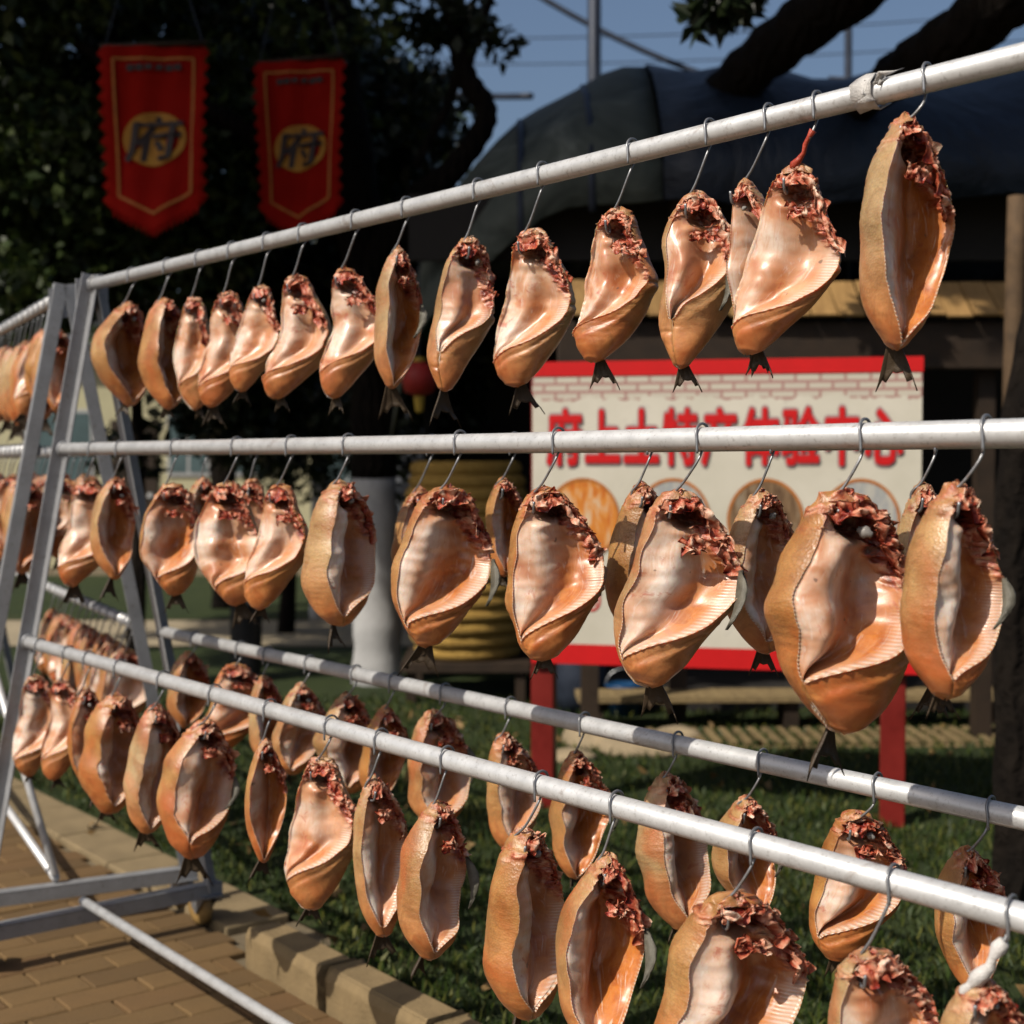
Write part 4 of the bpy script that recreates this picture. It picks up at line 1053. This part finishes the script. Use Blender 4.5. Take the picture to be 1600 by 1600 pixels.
# ------------------------------------------------------------------ market pavilion with a tarpaulin roof
PV = empty('pavilion', tuple(gz(1180, 1085))); tag(PV, 'dark open pavilion under a long vaulted blue tarpaulin roof', 'pavilion')
o0 = PV.location.copy()
X0, X1, YF, YB, ZE, ZR = .30, 6.2, 8.1, 12.0, 2.95, 4.05
def vault(x0, x1, nx, name, mat, shrink=False):
    V, F = [], []; na = 14
    for i in range(nx + 1):
        f = i / nx; x = x0 + (x1 - x0) * f
        for k in range(na + 1):
            a_ = math.pi * k / na; ym = (YF + YB) / 2; hw = (YB - YF) / 2
            sag = .035 * math.sin(x * 3.1 + k) + .03 * math.sin(x * 7.3 - k * .7)
            if shrink:   # rounded end: pulled down towards x0
                e = math.sqrt(max(0, 1 - (1 - f) ** 2)); rise = (.25 + .75 * e)
                V.append((x, ym - hw * math.cos(a_) * (.55 + .45 * e), ZE - 1.1 * (1 - e) * 1.2 + (ZR - ZE) * math.sin(a_) * rise + sag))
            else: V.append((x, ym - hw * math.cos(a_), ZE + (ZR - ZE) * math.sin(a_) ** .8 + sag))
    F = [(i*(na+1)+k, i*(na+1)+k+1, (i+1)*(na+1)+k+1, (i+1)*(na+1)+k) for i in range(nx) for k in range(na)]
    V = np.array(V) - np.array(o0)
    o = MB().add(V, F).build(name, mat, PV, True); o.modifiers.new('t', 'SOLIDIFY').thickness = .01
    return o
vault(.85, X1, 22, 'roof', M['tarp'])
vault(-.75, .84, 12, 'roof_end', M['tarp_end'], True)
# hoops showing through the rounded end
for x_, e in ((-.35, .66), (.05, .86), (.45, .97)):
    ym, hw = (YF + YB) / 2, (YB - YF) / 2; f = (x_ + .75) / 1.59; e = math.sqrt(1 - (1 - f) ** 2)
    pts = [Vector((x_, ym - hw * math.cos(a_) * (.55 + .45 * e) - .02, ZE - 1.32 * (1 - e) + (ZR - ZE) * math.sin(a_) * (.25 + .75 * e) - .01)) - o0 for a_ in np.linspace(0, math.pi, 12)]
    MB().tube(pts, .022, 7).build('hoop', M['dark_metal'], PV, True)
for k in range(5):
    x = .95 + k * 1.25; MB().box((x - .05, YF + .1, 0), (x + .05, YF + .2, ZE + .25)).build('post', M['timber'], PV).location = (-o0.x, -o0.y, 0)
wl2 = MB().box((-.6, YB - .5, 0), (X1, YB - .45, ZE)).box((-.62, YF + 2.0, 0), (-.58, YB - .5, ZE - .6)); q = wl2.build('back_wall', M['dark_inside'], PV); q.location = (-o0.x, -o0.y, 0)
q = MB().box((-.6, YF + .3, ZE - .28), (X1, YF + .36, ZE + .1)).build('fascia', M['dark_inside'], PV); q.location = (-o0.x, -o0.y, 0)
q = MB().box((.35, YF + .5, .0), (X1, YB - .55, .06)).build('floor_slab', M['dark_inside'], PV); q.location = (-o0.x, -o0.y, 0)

# plank awning below the roof
aw = empty('plank_awning', tuple(at(1220, 470, 7.6)), .02); tag(aw, 'sloping awning of yellow-brown planks above the sign', 'awning')
for k in range(17):
    x = -1.14 + k * .142; q = MB().box((x + .004, 0, -.008), (x + .136, .34, .008)).build('plank', M['plank'], aw, bevel=.003)
    q.rotation_euler = (math.radians(38) + rng.gauss(0, .015), 0, rng.gauss(0, .006)); q.location = (0, -.12, -.09 + rng.uniform(-.006, .006))
MB().box((-1.18, -.05, -.36), (1.32, .03, -.115)).build('beam', M['timber'], aw, bevel=.008)
for xx in (-1.0, 1.12): MB().box((xx - .045, .05, -2.38), (xx + .045, .14, -.02)).build('post', M['timber'], aw)

# long low deck with slatted front
dk = empty('wooden_deck', tuple(gz(1300, 1168)), .03); tag(dk, 'low wooden deck with a slatted front edge behind the lawn', 'deck')
for k in range(26):
    x = -.93 + k * .080; MB().box((x, 0, .010), (x + .034, .42, .034)).build('slat', M['deck'], dk)
MB().box((-1.0, -.02, -.01), (1.22, .03, .009)).build('front_rail', M['deck'], dk, bevel=.003)
MB().box((-1.3, .46, .16), (1.22, .74, .20)).build('bench_board', M['deck'], dk, bevel=.004)
for xx in (-1.2, -.1, 1.1): MB().box((xx - .04, .50, 0), (xx + .04, .70, .158)).build('leg', M['timber'], dk)

# right-hand timber post
tp = gz(1578, 1270); ph = at(1575, 312, 6.15).z
po = MB().tube(spline([(tp.x, tp.y, -.02), (tp.x + .01, tp.y, .8), (tp.x - .008, tp.y, 1.6), (tp.x, tp.y, ph)], 4), [.046, .045, .044, .046, .045, .043, .045, .044, .043, .044, .042, .042, .040], 9).build('timber_post', M['grey_timber'], None, True)
tag(po, 'rough brown timber post standing at the right edge', 'post')

# utility pole, wires
up = empty('utility_pole', tuple(Vector((at(928, 300, 13).x, at(928, 300, 13).y, 0)))); tag(up, 'dark steel utility pole rising behind the tarpaulin roof', 'pole')
MB().tube([(0, 0, 0), (0, 0, 4), (0, 0, 8.5)], [.075, .065, .055], 14).build('shaft', M['dark_metal'], up, True)
MB().box((-.5, -.04, 7.2), (.5, .04, 7.28)).build('crossarm', M['dark_metal'], up)
def wire(a, b, r_, label, sag=.1, name='overhead_wire'):
    a, b = Vector(a), Vector(b); pts = [a.lerp(b, k / 10) - Vector((0, 0, sag * 4 * (k / 10) * (1 - k / 10))) for k in range(11)]
    m0 = pts[0]; o = MB().tube([p - m0 for p in pts], r_, 6).build(name, M['dark_metal'], None, True); o.location = m0; tag(o, label, 'wire', 'wires across the sky'); return o
wire(at(820, -20, 14), at(1190, 145, 13.5), .03, 'thick dark cable slanting down to the right past the pole')
wire(at(640, 60, 26), at(1640, 15, 26), .012, 'thin power line highest across the sky', .15)
wire(at(640, 100, 27), at(1640, 60, 27), .012, 'second thin power line across the sky', .15)
wire(at(640, 140, 16), at(830, 150, 14), .035, 'short dark cable left of the tarpaulin roof', .03)
fr = empty('scaffold_frame', tuple(Vector((at(1325, 130, 11).x, at(1325, 130, 11).y, 0)))); tag(fr, 'thin steel mast with horizontal crossbars behind the thick limbs', 'mast')
zz = lambda py: at(1325, py, 11).z
MB().tube([(0, 0, 0), (0, 0, zz(20))], .03, 10).build('mast', M['dark_metal'], fr, True)
MB().tube([(-1.17, 0, zz(127)), (1.4, 0, zz(150))], .016, 8).build('crossbar', M['dark_metal'], fr, True)
MB().tube([(-.15, 0, zz(122)), (1.4, 0, zz(138))], .016, 8).build('crossbar', M['dark_metal'], fr, True)

# straw basket on a stand
bk = empty('straw_basket', tuple(gz(730, 1085))); tag(bk, 'tall coiled straw basket between the white trunk and the sign', 'basket')
zs = np.linspace(.30, 1.46, 15); rd = np.interp(zs, [.3, .5, .8, 1.15, 1.46], [.30, .37, .40, .385, .32])
for z, r_ in zip(zs, rd):
    n, m = 30, 8; V = []
    for k in range(n):
        a_ = 2*math.pi*k/n; rk = r_ + rng.uniform(-.006, .006)
        for j in range(m):
            b_ = 2*math.pi*j/m; V.append(((rk + .043*math.cos(b_)) * math.cos(a_), (rk + .043*math.cos(b_)) * math.sin(a_), .047*math.sin(b_)))
    o = MB().add(V, [(k*m+j, ((k+1) % n)*m+j, ((k+1) % n)*m+(j+1) % m, k*m+(j+1) % m) for k in range(n) for j in range(m)]).build('coil', M['straw'], bk, True); o.location = (rng.uniform(-.006, .006), 0, z)
MB().lathe([(.001, .29), (.30, .29), (.31, .31), (.001, .32)], 24).build('bottom', M['straw'], bk)
st = MB().box((-.40, -.40, .20), (.40, .40, .255))
st.build('stand_top', M['timber'], bk)
for i in (-1, 1):
    for j in (-1, 1): MB().box((i*.34-.03, j*.34-.03, 0), (i*.34+.03, j*.34+.03, .199)).build('leg', M['timber'], bk)

# lantern, cloth
ln = empty('red_lantern', tuple(at(655, 592, 8.4))); tag(ln, 'small dark red lantern with a yellow tassel hanging in the shade', 'lantern')
MB().lathe([(.03, .10), (.085, .075), (.105, .0), (.085, -.075), (.03, -.10)], 18).build('shade', M['lantern'], ln, True)
MB().tube([(0, 0, .10), (0, 0, .95)], .004, 5).build('cord', M['dark_metal'], ln)
MB().lathe([(.032, -.100), (.03, -.13), (.022, -.19), (.001, -.2)], 10).build('tassel', M['yellow_cloth'], ln)
MB().lathe([(.001, .13), (.034, .125), (.034, .100), (.001, .1)], 12).build('cap', M['yellow_cloth'], ln)
gcx = at(680, 470, 10.2); gc = empty('green_cloth', tuple(gcx)); tag(gc, 'narrow green cloth hanging behind the fish on the top rail', 'cloth')
V = [(x, .02 * math.sin(x * 60 + z * 6), z) for z in np.linspace(.3, -.35, 8) for x in np.linspace(-.08, .08, 8)]
MB().add(V, [(i*8+j, i*8+j+1, (i+1)*8+j+1, (i+1)*8+j) for i in range(7) for j in range(7)]).build('cloth', M['green_cloth'], gc, True)
MB().tube([(-.12, 0, .31), (.12, 0, .31)], .012, 8).build('rod', M['dark_metal'], gc)

# black garden lamp on the lawn
lp = empty('garden_lamp', tuple(gz(385, 1065))); tag(lp, 'squat black garden lamp post on the lawn beyond the rear rail', 'lamp')
MB().lathe([(.001, 0), (.13, 0), (.13, .04), (.105, .06), (.11, .5), (.115, .52), (.001, .53)], 20).build('body', M['black_plastic'], lp)
MB().lathe([(.075, .53), (.075, .62), (.001, .62)], 16).build('glass_ring', M['glass_dark'], lp)
MB().lathe([(.001, .72), (.05, .70), (.115, .64), (.115, .622), (.001, .621)], 20).build('cap', M['black_plastic'], lp)

# blue tub, rocks, grey jar
bl = empty('blue_tub', tuple(gz(975, 1118))); tag(bl, 'small blue plastic tub on the ground below the sign', 'tub')
MB().lathe([(.001, .0), (.085, .0), (.105, .17), (.115, .175), (.115, .19), (.098, .19), (.08, .03), (.001, .025)], 18).build('tub', M['blue_plastic'], bl, True)
MB().tube([Vector((.11*math.cos(a_), 0, .18 + .10*math.sin(a_))) for a_ in np.linspace(0, math.pi, 10)], .004, 6).build('handle', M['wire'], bl)
jr = empty('grey_jar', tuple(gz(905, 1112))); tag(jr, 'dark grey storage jar behind the left sign post', 'jar')
MB().lathe([(.001, 0), (.13, 0), (.16, .12), (.17, .3), (.14, .42), (.10, .46), (.11, .49), (.09, .49), (.08, .44), (.001, .4)], 22).build('jar', M['dark_metal'], jr, True)
MB().lathe([(.001, .50), (.12, .495), (.12, .52), (.03, .54), (.001, .545)], 18).build('lid', M['timber'], jr)
def rock(px, py, sx_, sy_, sz_, seed, label):
    r = np.random.default_rng(seed); bmm = bmesh.new(); bmesh.ops.create_icosphere(bmm, subdivisions=3, radius=1)
    ph = r.uniform(0, 6, (5, 3)); fr_ = r.normal(0, 2.2, (5, 3))
    for v in bmm.verts:
        d = sum(math.sin(v.co.dot(Vector(fr_[i])) + ph[i, 0]) for i in range(5)) / 5; v.co *= 1 + .22 * d; v.co = (v.co.x * sx_, v.co.y * sy_, max(-.2, v.co.z) * sz_)
    me = bpy.data.meshes.new('rock'); bmm.to_mesh(me); bmm.free(); me.materials.append(M['rock'])
    o = link(bpy.data.objects.new('rock', me)); g = gz(px, py); o.location = (g.x, g.y, .02); tag(o, label, 'rock', 'rocks on the lawn below the sign')
rock(1015, 1175, .26, .16, .09, 1, 'broad flat pale rock right of the left sign post')
rock(925, 1165, .15, .14, .10, 2, 'rounder pale rock close to the left sign post')
rock(895, 1190, .12, .10, .05, 3, 'smallest low rock at the foot of the left sign post')
rock(1060, 1155, .13, .10, .06, 4, 'pale rock at the left end of the deck')

# ------------------------------------------------------------------ plastic bits on the near rack
def crumple(name, c, r_, n, mat, label, cat, seed, stretch=1.0):
    r = random.Random(seed); mb = MB(); V = []; F = []
    # wrapped band
    for k in range(9):
        a_ = k / 8 * 5.6
        for j in (-1, 0, 1): V.append(tuple(-U * (j * .016 + r.uniform(-.006, .006)) + W_ * (math.cos(a_) * (r_ + r.uniform(.001, .007))) + Vector((0, 0, math.sin(a_) * (r_ + r.uniform(.001, .007))))))
    F = [(i*3+j, i*3+j+1, (i+1)*3+j+1, (i+1)*3+j) for i in range(8) for j in range(2)]; mb.add(V, F)
    for q in range(n):
        p = [Vector((r.uniform(-.01, .01), r.uniform(-.02, .0), r.uniform(-.01, .02)))]; d = Vector((r.gauss(0, 1), r.gauss(-.4, .6), r.gauss(.1, 1))).normalized(); e = d.cross(Vector((0, .3, 1))).normalized() * r.uniform(.004, .011)
        V = []
        for s_ in range(5):
            c_ = p[0] + d * (.012 + s_ * .007 * stretch); V += [tuple(c_ - e + Vector((r.uniform(-.004, .004),) * 3)), tuple(c_ + e + Vector((0, r.uniform(-.005, .005), r.uniform(-.004, .004))))]; d = (d + Vector((r.gauss(0, .5), r.gauss(0, .5), r.gauss(-.1, .5)))).normalized()
        mb.add(V, [(2*s_, 2*s_+1, 2*s_+3, 2*s_+2) for s_ in range(4)])
    o = mb.build(name, mat, None, True); o.location = c; o.modifiers.new('t', 'SOLIDIFY').thickness = .0012; tag(o, label, cat); return o
crumple('plastic_tie', R1(2.880, 0, RH), PIPE + .002, 8, M['plastic_white'], 'torn white plastic film tied round the top rail', 'plastic', 6, .55)
# strip of red tape on one hook stem, white film on another
def strip(name, hk, k0, k1, mat, label, r0):
    v = hk.data.vertices; n = 6; cen = [sum((v[i*n+j].co for j in range(n)), Vector()) / n for i in range(len(v) // n)]
    pts = [cen[i] for i in range(int(len(cen) * k0), int(len(cen) * k1))]; r = random.Random(9)
    o = MB().tube([p + Vector((r.uniform(-.002, .002), r.uniform(-.002, .002), 0)) for p in pts], [r0 * r.uniform(.6, 1.5) for _ in pts], 7).build(name, mat, None, True); o.location = hk.location; tag(o, label, 'tape'); return o
strip('red_tape', HOOKS['T', 13][1], .60, .72, M['plastic_red'], 'shred of red tape on a hook below the top rail', .005)
strip('white_tape', HOOKS['L', 14][1], .60, .78, M['plastic_white'], 'white film twisted round the last hook of the front lower rail', .008)
